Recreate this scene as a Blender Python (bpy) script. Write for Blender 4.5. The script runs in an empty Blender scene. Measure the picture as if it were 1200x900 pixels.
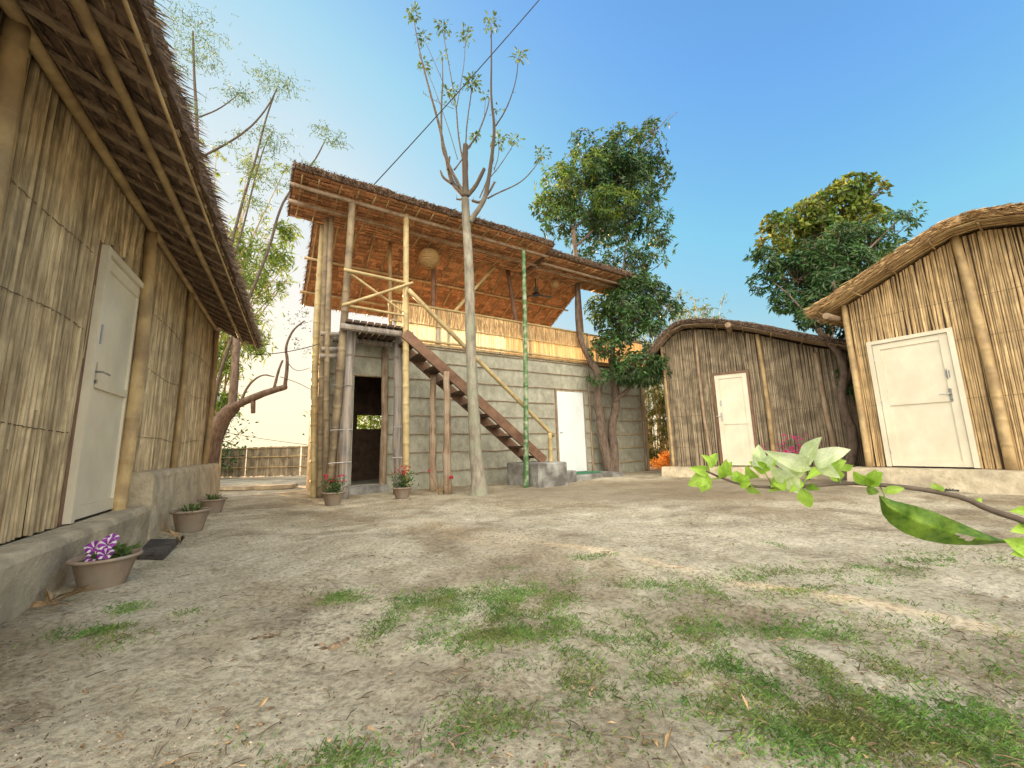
import bpy, math, random
import numpy as np
from mathutils import Vector, Matrix, noise
random.seed(7)
R = math.radians
sc = bpy.context.scene

# ------------------------------------------------------------------ camera
FPX, CH = 466.0, 0.72                       # focal length in 1200-px units, camera height
_U = Vector((520 - 600, 450 + 2490, FPX)).normalized()          # world up seen from the camera
_F = (Vector((0, 0, 1)) - _U * _U.z).normalized()
_R = _F.cross(_U)
if _R.x < 0: _R = -_R
_R = _U.cross(_F) if _U.cross(_F).x > 0 else _F.cross(_U)
ROWS = (_R, _F, _U)                         # world = ROWS . cam(right, up, forward)
def ray(px, py):
    c = Vector((px - 600, 450 - py, FPX))
    return Vector((_R.dot(c), _F.dot(c), _U.dot(c)))
CAMP = Vector((0, 0, CH))
cam_d = bpy.data.cameras.new('camera'); cam = bpy.data.objects.new('camera', cam_d)
sc.collection.objects.link(cam); sc.camera = cam
cx_ = Vector((_R.x, _F.x, _U.x)); cy_ = Vector((_R.y, _F.y, _U.y)); cz_ = Vector((_R.z, _F.z, _U.z))
m = Matrix.Identity(4)
for i in range(3):
    m[i][0] = cx_[i]; m[i][1] = cy_[i]; m[i][2] = -cz_[i]; m[i][3] = CAMP[i]
cam.matrix_world = m
cam_d.sensor_width = 36; cam_d.lens = FPX / 1200 * 36; cam_d.clip_start = 0.02; cam_d.clip_end = 2000

# ------------------------------------------------------------------ sky, sun, exposure
SUN_AZ, SUN_EL = -46.0, 9.0                 # degrees: azimuth from +Y (negative = left), elevation
w = bpy.data.worlds.new("World"); sc.world = w; w.use_nodes = True
nt = w.node_tree; bg = nt.nodes['Background']
sky = nt.nodes.new('ShaderNodeTexSky'); sky.sky_type = 'NISHITA'; sky.sun_disc = False
sky.sun_elevation = R(SUN_EL); sky.sun_rotation = R(SUN_AZ)
sky.air_density = 1.0; sky.dust_density = 0.9; sky.ozone_density = 4.0
# cream fill light, added as unseen cloud overhead and behind the camera
def _m(op, a, b=None):
    n = nt.nodes.new('ShaderNodeMath'); n.operation = op
    for i, q in enumerate((a, b)):
        if q is None: continue
        if isinstance(q, (int, float)): n.inputs[i].default_value = q
        else: nt.links.new(q, n.inputs[i])
    return n.outputs[0]
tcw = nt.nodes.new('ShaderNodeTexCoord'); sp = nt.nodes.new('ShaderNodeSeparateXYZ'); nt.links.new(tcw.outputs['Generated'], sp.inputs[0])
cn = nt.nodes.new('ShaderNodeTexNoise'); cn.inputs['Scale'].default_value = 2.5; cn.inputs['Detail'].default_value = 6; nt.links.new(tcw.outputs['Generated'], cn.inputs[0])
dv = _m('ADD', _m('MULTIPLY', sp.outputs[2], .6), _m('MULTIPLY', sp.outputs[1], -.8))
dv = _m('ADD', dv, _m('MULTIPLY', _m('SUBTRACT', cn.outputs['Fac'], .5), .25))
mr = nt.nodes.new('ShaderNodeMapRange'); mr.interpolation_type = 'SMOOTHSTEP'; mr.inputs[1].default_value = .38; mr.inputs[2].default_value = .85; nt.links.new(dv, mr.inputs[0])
# hazy sky: bounded brightness, turning cream where it is brightest
sr = nt.nodes.new('ShaderNodeSeparateColor'); nt.links.new(sky.outputs[0], sr.inputs[0]); cc = nt.nodes.new('ShaderNodeCombineColor')
zc = _m('MAXIMUM', sp.outputs[2], 0.0)
r_ = _m('MINIMUM', sr.outputs[0], _m('MAXIMUM', _m('SUBTRACT', 1.9, _m('MULTIPLY', zc, 1.75)), .3)); g_ = _m('MINIMUM', _m('MULTIPLY', sr.outputs[1], 1.06), _m('ADD', _m('MULTIPLY', r_, .40), .93)); b_ = _m('MINIMUM', sr.outputs[2], _m('ADD', 1.18, _m('MULTIPLY', _m('MINIMUM', zc, .35), 1.0)))
vd = nt.nodes.new('ShaderNodeVectorMath'); vd.operation = 'DOT_PRODUCT'; nt.links.new(tcw.outputs['Generated'], vd.inputs[0]); vd.inputs[1].default_value = (math.sin(R(SUN_AZ)) * math.cos(R(SUN_EL)), math.cos(R(SUN_AZ)) * math.cos(R(SUN_EL)), math.sin(R(SUN_EL)))
gl = _m('POWER', _m('MAXIMUM', vd.outputs['Value'], 0.0), 4.0)        # pale aureole of haze around the low sun
r_ = _m('ADD', r_, _m('MULTIPLY', gl, .55)); g_ = _m('ADD', g_, _m('MULTIPLY', gl, .28)); b_ = _m('ADD', b_, _m('MULTIPLY', gl, .06))
nt.links.new(r_, cc.inputs[0]); nt.links.new(g_, cc.inputs[1]); nt.links.new(b_, cc.inputs[2])
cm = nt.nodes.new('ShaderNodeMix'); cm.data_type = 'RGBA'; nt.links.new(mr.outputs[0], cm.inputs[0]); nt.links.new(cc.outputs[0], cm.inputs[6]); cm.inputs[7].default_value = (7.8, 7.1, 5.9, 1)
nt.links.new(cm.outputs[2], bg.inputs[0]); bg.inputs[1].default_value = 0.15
sd = bpy.data.lights.new('sun', 'SUN'); sun = bpy.data.objects.new('sun', sd); sc.collection.objects.link(sun)
sd.energy = 3.6; sd.angle = R(0.6); sd.color = (1.0, 0.62, 0.30)
sdir = Vector((math.sin(R(SUN_AZ)) * math.cos(R(SUN_EL)), math.cos(R(SUN_AZ)) * math.cos(R(SUN_EL)), math.sin(R(SUN_EL))))
sun.rotation_euler = sdir.to_track_quat('Z', 'Y').to_euler(); sun.location = sdir * 60
vs = sc.view_settings; vs.view_transform = 'Standard'; vs.look = 'None'; vs.gamma = 1; vs.use_curve_mapping = False
vs.exposure = 1.95
sc.render.engine = 'CYCLES'

# ------------------------------------------------------------------ placing helpers
def G(px, py, z=0.0):
    r = ray(px, py); return CAMP + r * ((z - CH) / r.z)
def PY(px, py, Y):
    r = ray(px, py); return CAMP + r * (Y / r.y)
class Frame:
    """local frame of a building: u along its front wall, v out of the wall to the yard, z up"""
    def __init__(s, o, d, out):
        s.o = Vector((o[0], o[1], 0)); s.d = Vector((d[0], d[1], 0)).normalized()
        n = Vector((-s.d.y, s.d.x, 0)); s.n = n if n.dot(Vector((out[0], out[1], 0))) > 0 else -n
    def __call__(s, u, v, z): return s.o + s.d * u + s.n * v + Vector((0, 0, z))
    def px(s, px, py, v=0.0):
        r = ray(px, py); A = s.o + s.n * v
        t = (A - CAMP).dot(s.n) / r.dot(s.n); q = CAMP + r * t
        return (q - s.o).dot(s.d), q.z
C = Frame((1.02, 9.34), (math.cos(R(32)), math.sin(R(32))), (0, -1))
L = Frame((-2.93, 2.66), (-.477, .879), (1, .4))
RH = Frame((6.09, 5.35), (-.55, .84), (-1, -1))
MH = Frame((4.9, 8.17), (-.85, .53), (-1, -1))

# ------------------------------------------------------------------ materials
def rgb(c): return (c[0], c[1], c[2], 1)
def mat(name, c1, c2, sc3=(8, 8, 8), detail=6, rough=.85, bump=.3, bdist=.01, rnd=.0, trans=0, c3=None, sc2=1.5, mix3=.5, thr=(.35, .65), spec=.3, hue=.0):
    mt = bpy.data.materials.new(name); mt.use_nodes = True; t = mt.node_tree; N = t.nodes.new; K = t.links.new
    b = t.nodes['Principled BSDF']; tc = N('ShaderNodeTexCoord'); mp = N('ShaderNodeMapping'); mp.inputs['Scale'].default_value = sc3
    K(tc.outputs['Object'], mp.inputs[0]); n1 = N('ShaderNodeTexNoise'); n1.inputs['Scale'].default_value = 1; n1.inputs['Detail'].default_value = detail
    n1.inputs['Roughness'].default_value = .65
    K(mp.outputs[0], n1.inputs[0]); r = N('ShaderNodeValToRGB'); r.color_ramp.elements[0].color = rgb(c1); r.color_ramp.elements[1].color = rgb(c2)
    r.color_ramp.elements[0].position = thr[0]; r.color_ramp.elements[1].position = thr[1]
    K(n1.outputs['Fac'], r.inputs[0]); col = r.outputs[0]
    if c3:
        n2 = N('ShaderNodeTexNoise'); n2.inputs['Scale'].default_value = sc2; n2.inputs['Detail'].default_value = 5
        K(tc.outputs['Object'], n2.inputs[0]); r2 = N('ShaderNodeValToRGB'); r2.color_ramp.elements[0].position = .45; r2.color_ramp.elements[1].position = .62
        K(n2.outputs['Fac'], r2.inputs[0]); mx = N('ShaderNodeMix'); mx.data_type = 'RGBA'
        ml = N('ShaderNodeMath'); ml.operation = 'MULTIPLY'; ml.inputs[1].default_value = mix3; K(r2.outputs[0], ml.inputs[0])
        K(ml.outputs[0], mx.inputs[0]); K(col, mx.inputs[6]); mx.inputs[7].default_value = rgb(c3); col = mx.outputs[2]
    if rnd:
        at = N('ShaderNodeAttribute'); at.attribute_name = 'rnd'
        mr = N('ShaderNodeMapRange'); mr.inputs[3].default_value = 1 - rnd; mr.inputs[4].default_value = 1 + rnd; K(at.outputs['Fac'], mr.inputs[0])
        hs = N('ShaderNodeHueSaturation'); K(mr.outputs[0], hs.inputs['Value']); K(col, hs.inputs['Color'])
        if hue:
            m2 = N('ShaderNodeMath'); m2.operation = 'MULTIPLY'; m2.inputs[1].default_value = 7.3; K(at.outputs['Fac'], m2.inputs[0])
            fr = N('ShaderNodeMath'); fr.operation = 'FRACT'; K(m2.outputs[0], fr.inputs[0])
            mh = N('ShaderNodeMapRange'); mh.inputs[3].default_value = .5 - hue; mh.inputs[4].default_value = .5 + hue; K(fr.outputs[0], mh.inputs[0]); K(mh.outputs[0], hs.inputs['Hue'])
        col = hs.outputs[0]
    K(col, b.inputs['Base Color']); b.inputs['Roughness'].default_value = rough; b.inputs['Specular IOR Level'].default_value = spec
    if bump:
        bp = N('ShaderNodeBump'); bp.inputs['Strength'].default_value = bump; bp.inputs['Distance'].default_value = bdist
        K(n1.outputs['Fac'], bp.inputs['Height']); K(bp.outputs[0], b.inputs['Normal'])
    if trans:
        tr = N('ShaderNodeBsdfTranslucent'); K(col, tr.inputs[0]); ms = N('ShaderNodeMixShader'); ms.inputs[0].default_value = trans
        K(b.outputs[0], ms.inputs[1]); K(tr.outputs[0], ms.inputs[2]); K(ms.outputs[0], t.nodes['Material Output'].inputs[0])
    return mt
M = {}
M['reed_l'] = mat('reed_pale', (.30, .22, .12), (.74, .60, .38), (38, 38, 2.2), 9, .7, .5, .004, rnd=.26, c3=(.18, .13, .09), sc2=7, mix3=.35)
M['reed_r'] = mat('reed_golden', (.32, .21, .10), (.72, .54, .30), (46, 46, 2.5), 9, .65, .4, .004, rnd=.25, c3=(.13, .09, .055), sc2=6, mix3=.3)
M['reed_m'] = mat('reed_grey', (.19, .15, .10), (.42, .35, .245), (46, 46, 2.5), 9, .8, .4, .004, rnd=.25, c3=(.09, .07, .05), sc2=5, mix3=.5)
M['reed_t'] = mat('mat_translucent', (.46, .34, .18), (.70, .56, .33), (40, 40, 2), 6, .7, .2, .003, rnd=.25, trans=.42)
M['reed_w'] = mat('mat_white', (.62, .55, .40), (.82, .77, .62), (40, 40, 8), 6, .7, .2, .003, rnd=.2, trans=.45)
M['dark'] = mat('gap_shade_backing', (.05, .035, .025), (.09, .06, .04), (20, 20, 2))
M['bamboo'] = mat('bamboo_dry', (.34, .23, .11), (.56, .42, .22), (6, 6, 2), 8, .5, .15, .004, rnd=.2, c3=(.22, .15, .09), sc2=5, mix3=.55)
M['bamboo_o'] = mat('bamboo_old', (.22, .165, .10), (.42, .33, .21), (6, 6, 2), 8, .6, .15, .004, rnd=.2, c3=(.15, .11, .08), sc2=5, mix3=.55)
M['bamboo_y'] = mat('bamboo_yellow', (.42, .32, .15), (.60, .49, .26), (6, 6, 2), 8, .45, .12, .004, rnd=.15, c3=(.30, .22, .12), sc2=6, mix3=.5)
M['bamboo_g'] = mat('bamboo_green', (.03, .09, .03), (.10, .19, .07), (5, 5, 1.5), 6, .4, .1, .003, rnd=.2, c3=(.45, .48, .36), sc2=9, mix3=.55)
M['timber'] = mat('grey_timber', (.16, .14, .125), (.40, .37, .35), (28, 28, 1.3), 9, .9, .8, .012, rnd=.1, c3=(.42, .33, .24), sc2=4, mix3=.35)
M['timber_b'] = mat('brown_timber', (.16, .11, .075), (.40, .29, .19), (26, 26, 1.3), 9, .9, .8, .012, rnd=.1, c3=(.5, .42, .33), sc2=5, mix3=.4)
M['wood_red'] = mat('red_brown_wood', (.13, .07, .045), (.26, .15, .095), (5, 5, 5), 8, .65, .3, .006, rnd=.15)
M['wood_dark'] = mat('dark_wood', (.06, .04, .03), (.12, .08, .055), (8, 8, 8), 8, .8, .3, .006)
M['thatch_o'] = mat('thatch_orange', (.46, .23, .12), (.78, .44, .24), (25, 25, 25), 8, .85, .8, .015, rnd=.35, trans=.15)
M['thatch_d'] = mat('thatch_dark', (.11, .075, .055), (.27, .185, .135), (25, 25, 25), 8, .95, .8, .015, rnd=.35)
M['straw'] = mat('straw_brown', (.20, .13, .075), (.42, .30, .17), (20, 20, 20), 6, .85, .4, .006, rnd=.5)
M['straw_g'] = mat('straw_golden', (.32, .20, .10), (.58, .40, .20), (20, 20, 20), 6, .85, .4, .006, rnd=.5)
M['straw_d'] = mat('straw_weathered', (.13, .09, .065), (.30, .22, .16), (20, 20, 20), 6, .9, .4, .006, rnd=.5)
M['mud'] = mat('mud_plaster', (.31, .31, .25), (.46, .455, .375), (9, 9, 6), 10, .95, 1, .03, c3=(.25, .24, .19), sc2=2.6, mix3=.5)
M['mud_p'] = mat('mud_plinth', (.44, .375, .26), (.62, .54, .40), (9, 9, 9), 10, .95, 1, .03, c3=(.27, .235, .18), sc2=3.2, mix3=.6)
M['concrete'] = mat('concrete', (.20, .20, .19), (.38, .38, .36), (5, 5, 5), 9, .9, .5, .01, c3=(.10, .09, .085), sc2=3.2, mix3=.85)
M['door'] = mat('door_cream', (.66, .61, .48), (.77, .72, .58), (3, 3, 2), 8, .38, .12, .002, c3=(.58, .53, .42), sc2=3.5, mix3=.3, spec=.5)
M['door_w'] = mat('door_white', (.70, .78, .80), (.78, .86, .88), (3, 3, 2), 8, .35, .05, .002, c3=(.66, .68, .66), sc2=2, mix3=.25, spec=.5)
M['metal'] = mat('steel', (.3, .3, .3), (.5, .5, .5), (20, 20, 20), 3, .35, .05, .001); M['metal'].node_tree.nodes['Principled BSDF'].inputs['Metallic'].default_value = .9
M['rope'] = mat('rope', (.10, .07, .045), (.22, .16, .10), (60, 60, 60), 4, .9, .4, .003)
M['cable'] = mat('cable_black', (.015, .015, .018), (.03, .03, .035), (5, 5, 5), 2, .5, 0)
M['pot'] = mat('clay_pot', (.22, .165, .125), (.33, .25, .19), (14, 14, 8), 9, .8, .4, .004, c3=(.27, .24, .20), sc2=6, mix3=.7)
M['soil'] = mat('soil', (.05, .035, .025), (.14, .10, .07), (60, 60, 60), 6, .95, 1, .01)
M['rubber'] = mat('rubber', (.025, .024, .026), (.055, .052, .055), (40, 40, 40), 5, .7, .3, .003, c3=(.2, .18, .15), sc2=12, mix3=.3)
M['bark_l'] = mat('bark_lichen', (.17, .145, .115), (.36, .33, .27), (16, 16, 5), 9, .95, 1, .015, c3=(.24, .27, .19), sc2=3, mix3=.6)
M['bark_d'] = mat('bark_brown', (.09, .065, .05), (.22, .165, .13), (22, 22, 7), 9, .95, 1, .015)
M['twig'] = mat('twig', (.065, .05, .04), (.15, .12, .095), (20, 20, 20), 5, .9, .4, .004)
M['leaf_m'] = mat('leaf_mango', (.024, .07, .018), (.075, .16, .04), (2, 2, 2), 4, .38, 0, rnd=.5, trans=.25, hue=.03, spec=.5)
M['leaf_y'] = mat('leaf_lime', (.12, .20, .03), (.24, .32, .06), (2, 2, 2), 4, .5, 0, rnd=.4, trans=.5, hue=.02)
M['leaf_p'] = mat('leaf_pale', (.07, .13, .035), (.16, .23, .08), (2, 2, 2), 4, .5, 0, rnd=.4, trans=.4, hue=.02)
M['leaf_g'] = mat('leaf_olive_gold', (.05, .12, .02), (.19, .22, .035), (2.4, 1.4, 1.4), 3, .5, 0, rnd=.5, trans=.3, hue=.03)
M['leaf_b'] = mat('leaf_bamboo', (.05, .11, .02), (.24, .26, .06), (2, 2, 2), 4, .5, 0, rnd=.45, trans=.5, hue=.03)
M['leaf_dry'] = mat('leaf_dry', (.14, .10, .055), (.38, .26, .14), (30, 30, 30), 4, .8, .2, .002, rnd=.5)
M['bract'] = mat('bract_white', (.52, .64, .30), (.78, .83, .60), (30, 30, 30), 4, .5, .25, .001, rnd=.16, trans=.45)
M['bud'] = mat('leaf_young', (.30, .50, .05), (.44, .64, .12), (25, 25, 25), 4, .45, .15, .001, rnd=.2, trans=.45)
M['bigleaf'] = mat('leaf_big', (.05, .13, .010), (.20, .32, .04), (45, 45, 45), 8, .42, .3, .001, rnd=.28, trans=.4)
M['flower_p'] = mat('flower_purple', (.22, .03, .30), (.34, .06, .42), (30, 30, 30), 3, .6, 0, rnd=.2, trans=.3)
M['flower_w'] = mat('flower_white', (.75, .72, .76), (.85, .82, .85), (30, 30, 30), 3, .6, 0, trans=.3)
M['flower_r'] = mat('flower_red', (.50, .03, .06), (.70, .08, .14), (30, 30, 30), 3, .6, 0, rnd=.25, trans=.3)
M['flower_k'] = mat('flower_pink', (.62, .04, .26), (.80, .12, .40), (30, 30, 30), 3, .6, 0, rnd=.25, trans=.35)
M['wicker'] = mat('wicker', (.55, .36, .15), (.80, .60, .32), (60, 60, 60), 4, .7, .4, .004, rnd=.2, trans=.35)
M['grass'] = mat('grass_blades', (.085, .19, .04), (.20, .34, .09), (3, 3, 3), 4, .6, 0, rnd=.5, trans=.35, hue=.035, c3=(.30, .25, .11), sc2=4.0, mix3=.38)
M['stone'] = mat('pebble', (.22, .18, .13), (.42, .36, .28), (30, 30, 30), 5, .9, .3, .003, rnd=.5)
M['debris'] = mat('debris', (.07, .05, .035), (.20, .145, .09), (30, 30, 30), 5, .95, .3, .003, rnd=.6)
M['straw_heap'] = mat('straw_orange', (.60, .26, .06), (.85, .48, .14), (20, 20, 20), 5, .7, .2, .003, rnd=.3, trans=.55)
M['green_mat'] = mat('green_carpet', (.02, .16, .08), (.05, .26, .14), (60, 60, 60), 4, .9, .4, .004)

def z_blend(mt, c_top, z0, z1):
    t = mt.node_tree; b = t.nodes['Principled BSDF']; src = b.inputs['Base Color'].links[0].from_socket
    tc = t.nodes.new('ShaderNodeTexCoord'); sx = t.nodes.new('ShaderNodeSeparateXYZ'); t.links.new(tc.outputs['Object'], sx.inputs[0])
    r = t.nodes.new('ShaderNodeMapRange'); r.inputs[1].default_value = z0; r.inputs[2].default_value = z1; t.links.new(sx.outputs[2], r.inputs[0])
    x = t.nodes.new('ShaderNodeMix'); x.data_type = 'RGBA'; t.links.new(r.outputs[0], x.inputs[0]); t.links.new(src, x.inputs[6]); x.inputs[7].default_value = rgb(c_top); t.links.new(x.outputs[2], b.inputs['Base Color'])
z_blend(M['bark_l'], (.085, .065, .05), 4.3, 5.3)      # the young wood above the fork is darker than the lichened trunk
# ground material: sandy soil with damp patches, fine specks and scuffs
def ground_mat():
    mt = bpy.data.materials.new('sandy_soil'); mt.use_nodes = True; t = mt.node_tree; N = t.nodes.new; K = t.links.new
    b = t.nodes['Principled BSDF']; tc = N('ShaderNodeTexCoord')
    def nz(s, d, r=.6, dist=0):
        n = N('ShaderNodeTexNoise'); n.inputs['Scale'].default_value = s; n.inputs['Detail'].default_value = d; n.inputs['Roughness'].default_value = r; n.inputs['Distortion'].default_value = dist
        K(tc.outputs['Object'], n.inputs[0]); return n.outputs['Fac']
    def ramp(f, a, b_, ca, cb):
        r = N('ShaderNodeValToRGB'); r.color_ramp.elements[0].position = a; r.color_ramp.elements[1].position = b_; r.color_ramp.elements[0].color = rgb(ca); r.color_ramp.elements[1].color = rgb(cb)
        K(f, r.inputs[0]); return r.outputs[0]
    def mix(f, a, c, mode='MIX'):
        x = N('ShaderNodeMix'); x.data_type = 'RGBA'; x.blend_type = mode
        if isinstance(f, float): x.inputs[0].default_value = f
        else: K(f, x.inputs[0])
        K(a, x.inputs[6])
        if isinstance(c, tuple): x.inputs[7].default_value = rgb(c)
        else: K(c, x.inputs[7])
        return x.outputs[2]
    big = nz(.55, 6, .6, .4); mid = nz(3.2, 8, .65, .3); fine = nz(42, 8, .75); speck = nz(26, 5, .7); tiny = nz(160, 4, .7)
    col = ramp(mid, .30, .66, (.50, .45, .325), (.74, .69, .55))
    pat = ramp(big, .47, .60, (0, 0, 0), (.75, .75, .75)); col = mix(pat, col, (.30, .235, .15)); pt2 = ramp(nz(1.7, 7, .65, .5), .52, .62, (0, 0, 0), (.5, .5, .5)); col = mix(pt2, col, (.22, .175, .12))
    g1 = ramp(fine, .36, .56, (.38, .34, .30), (1.12, 1.12, 1.12)); col = mix(.75, col, g1, 'MULTIPLY')
    sp = ramp(speck, .56, .63, (0, 0, 0), (.75, .75, .75)); sm = ramp(nz(1.3, 5), .45, .60, (0, 0, 0), (1, 1, 1))
    sp2 = mix(1.0, sp, sm, 'MULTIPLY'); col = mix(sp2, col, (.12, .09, .06))
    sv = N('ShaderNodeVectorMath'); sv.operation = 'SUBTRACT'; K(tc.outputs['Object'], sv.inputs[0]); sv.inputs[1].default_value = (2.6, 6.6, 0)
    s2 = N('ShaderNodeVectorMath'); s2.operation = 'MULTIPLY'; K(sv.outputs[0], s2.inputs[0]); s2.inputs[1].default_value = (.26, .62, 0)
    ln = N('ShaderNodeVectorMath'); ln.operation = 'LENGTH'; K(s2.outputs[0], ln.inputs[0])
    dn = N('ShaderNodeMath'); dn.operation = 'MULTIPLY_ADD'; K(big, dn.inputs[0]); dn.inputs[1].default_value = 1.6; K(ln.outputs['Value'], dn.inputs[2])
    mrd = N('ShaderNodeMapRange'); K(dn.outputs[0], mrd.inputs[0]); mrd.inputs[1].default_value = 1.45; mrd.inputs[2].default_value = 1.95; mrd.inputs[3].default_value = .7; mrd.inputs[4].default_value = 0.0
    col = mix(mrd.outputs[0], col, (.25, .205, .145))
    lt = ramp(tiny, .66, .74, (0, 0, 0), (.5, .5, .5)); col = mix(lt, col, (.60, .55, .44))
    K(col, b.inputs['Base Color']); b.inputs['Roughness'].default_value = .95; b.inputs['Specular IOR Level'].default_value = .15
    ad = N('ShaderNodeMath'); ad.operation = 'MULTIPLY_ADD'; K(fine, ad.inputs[0]); ad.inputs[1].default_value = .35; K(mid, ad.inputs[2])
    ad2 = N('ShaderNodeMath'); ad2.operation = 'MULTIPLY_ADD'; K(tiny, ad2.inputs[0]); ad2.inputs[1].default_value = .10; K(ad.outputs[0], ad2.inputs[2])
    bp = N('ShaderNodeBump'); bp.inputs['Strength'].default_value = 1.0; bp.inputs['Distance'].default_value = .085; K(ad2.outputs[0], bp.inputs['Height']); K(bp.outputs[0], b.inputs['Normal'])
    return mt

# ------------------------------------------------------------------ mesh building
def rn(a=0, b=1): return random.uniform(a, b)
class MB:
    def __init__(s): s.v = []; s.f = []; s.r = []
    def add(s, vs_, fs, rnd=None):
        o = len(s.v); s.v += [tuple(p) for p in vs_]; r = rn() if rnd is None else rnd
        for f in fs: s.f.append(tuple(i + o for i in f)); s.r.append(r)
    def quad(s, a, b, c, d, rnd=None): s.add((a, b, c, d), ((0, 1, 2, 3),), rnd)
    def hexa(s, p, rnd=None):    # 8 corners: 0-3 bottom loop, 4-7 top loop
        s.add(p, ((3, 2, 1, 0), (4, 5, 6, 7), (0, 1, 5, 4), (1, 2, 6, 5), (2, 3, 7, 6), (3, 0, 4, 7)), rnd)
    def fbox(s, F, u0, u1, v0, v1, z0, z1, rnd=None):
        s.hexa([F(u0, v0, z0), F(u1, v0, z0), F(u1, v1, z0), F(u0, v1, z0), F(u0, v0, z1), F(u1, v0, z1), F(u1, v1, z1), F(u0, v1, z1)], rnd)
    def beam(s, a, b, w_, h_, rnd=None, up=Vector((0, 0, 1))):   # rectangular bar from a to b
        d = (b - a).normalized(); x = d.cross(up)
        if x.length < .01: x = Vector((1, 0, 0))
        x.normalize(); y = x.cross(d); x = x * (w_ / 2); y = y * (h_ / 2)
        s.hexa([a - x - y, a + x - y, a + x + y, a - x + y, b - x - y, b + x - y, b + x + y, b - x + y], rnd)
    def tube(s, pts, rad, seg=8, rnd=None, rough=0.0, cap=True):
        n = len(pts); ring = []; r0 = rn() if rnd is None else rnd
        if not hasattr(rad, '__len__'): rad = [rad] * n
        px_ = None
        for i, p in enumerate(pts):
            d = (pts[min(i + 1, n - 1)] - pts[max(i - 1, 0)])
            if d.length < 1e-6: d = Vector((0, 0, 1))
            d.normalize()
            if px_ is None:
                x = d.cross(Vector((0, 0, 1))) if abs(d.z) < .9 else d.cross(Vector((1, 0, 0)))
            else: x = px_ - d * px_.dot(d)
            x.normalize(); px_ = x; y = d.cross(x)
            for k in range(seg):
                a = 2 * math.pi * k / seg; rr = rad[i] * (1 + (rn(-rough, rough) if rough else 0))
                ring.append(p + x * math.cos(a) * rr + y * math.sin(a) * rr)
        fs = [(i * seg + k, i * seg + (k + 1) % seg, (i + 1) * seg + (k + 1) % seg, (i + 1) * seg + k) for i in range(n - 1) for k in range(seg)]
        if cap: fs += [tuple(range(seg))[::-1], tuple((n - 1) * seg + k for k in range(seg))]
        s.add(ring, fs, r0)
    def bamboo(s, a, b, r, seg=10, node=.32, bend=.012, rnd=None, taper=.85):
        Ln = (b - a).length; d = (b - a).normalized(); x = d.orthogonal().normalized(); y = d.cross(x)
        ox, oy = rn(-bend, bend) * Ln, rn(-bend, bend) * Ln; off = rn(0, node); pts = []; rad = []; t = 0
        def P(t): k = math.sin(math.pi * t / Ln); return a + d * t + x * ox * k + y * oy * k
        stops = [0]; q = off
        while q < Ln - .03:
            if q > .03: stops.append(q)
            q += node * rn(.85, 1.15)
        stops.append(Ln)
        for i, t in enumerate(stops):
            rr = r * (1 - (1 - taper) * t / Ln)
            if 0 < i < len(stops) - 1:
                for dt, k in ((-.045, 1.0), (-.014, 1.0), (-.006, 1.10), (0.0, .97), (.006, 1.09), (.014, 1.0), (.045, 1.0)): pts.append(P(t + dt)); rad.append(rr * k)
            else: pts.append(P(t)); rad.append(rr)
        s.tube(pts, rad, seg, rnd)
    def leaf(s, p, d, L_, W_, up=None, fold=.25, rnd=None):
        d = d.normalized(); up = up or Vector((rn(-1, 1), rn(-1, 1), rn(.2, 1)))
        x = d.cross(up)
        if x.length < .01: x = d.orthogonal()
        x.normalize(); n = x.cross(d); q = p + d * L_ * .45 ; tip = p + d * L_ - n * L_ * .12
        s.add((p, q + x * W_ / 2 + n * W_ * fold, tip, q - x * W_ / 2 + n * W_ * fold, q), ((0, 1, 4), (1, 2, 4), (0, 4, 3), (4, 2, 3)), rnd)
    def build(s, name, mt, parent=None, smooth=False, root=None):
        me = bpy.data.meshes.new(name); rt = parent
        while rt is not None and rt.parent is not None: rt = rt.parent
        if rt is not None: off = Vector(rt.location)
        elif root is not None: off = Vector(root)
        else:
            a = np.array(s.v); off = Vector((float(a[:, 0].mean()), float(a[:, 1].mean()), float(a[:, 2].min())))
        a = np.array(s.v, dtype=float) - np.array(off)
        me.from_pydata(a.tolist(), [], s.f)
        at = me.attributes.new('rnd', 'FLOAT', 'FACE'); at.data.foreach_set('value', np.array(s.r, dtype=np.float32))
        if smooth: me.polygons.foreach_set('use_smooth', [True] * len(me.polygons))
        me.materials.append(mt); me.update()
        o = bpy.data.objects.new(name, me); sc.collection.objects.link(o)
        if parent is not None: o.parent = parent
        else: o.location = off
        return o
def tag(o, label, cat, group=None, kind=None):
    if kind: o['kind'] = kind
    if label: o['label'] = label
    if cat: o['category'] = cat
    if group: o['group'] = group
    return o
def thing(name, label, cat, loc, group=None):
    o = bpy.data.objects.new(name, None); sc.collection.objects.link(o); o.location = loc; o.empty_display_size = .2
    return tag(o, label, cat, group)
def copy_thing(r, loc, rz=0, s=1.0):
    c = r.copy(); sc.collection.objects.link(c); c.location = loc; c.rotation_euler = (0, 0, rz); c.scale = (s, s, s)
    for ch in list(r.children):
        d = ch.copy(); sc.collection.objects.link(d); d.parent = c
        for g in list(ch.children):
            e = g.copy(); sc.collection.objects.link(e); e.parent = d
    return c
def interp(prof, x):
    prof = sorted(prof)
    if x <= prof[0][0]: return prof[0][1]
    for (a, b), (c, d) in zip(prof, prof[1:]):
        if x <= c: return b + (d - b) * (x - a) / (c - a)
    return prof[-1][1]

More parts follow.
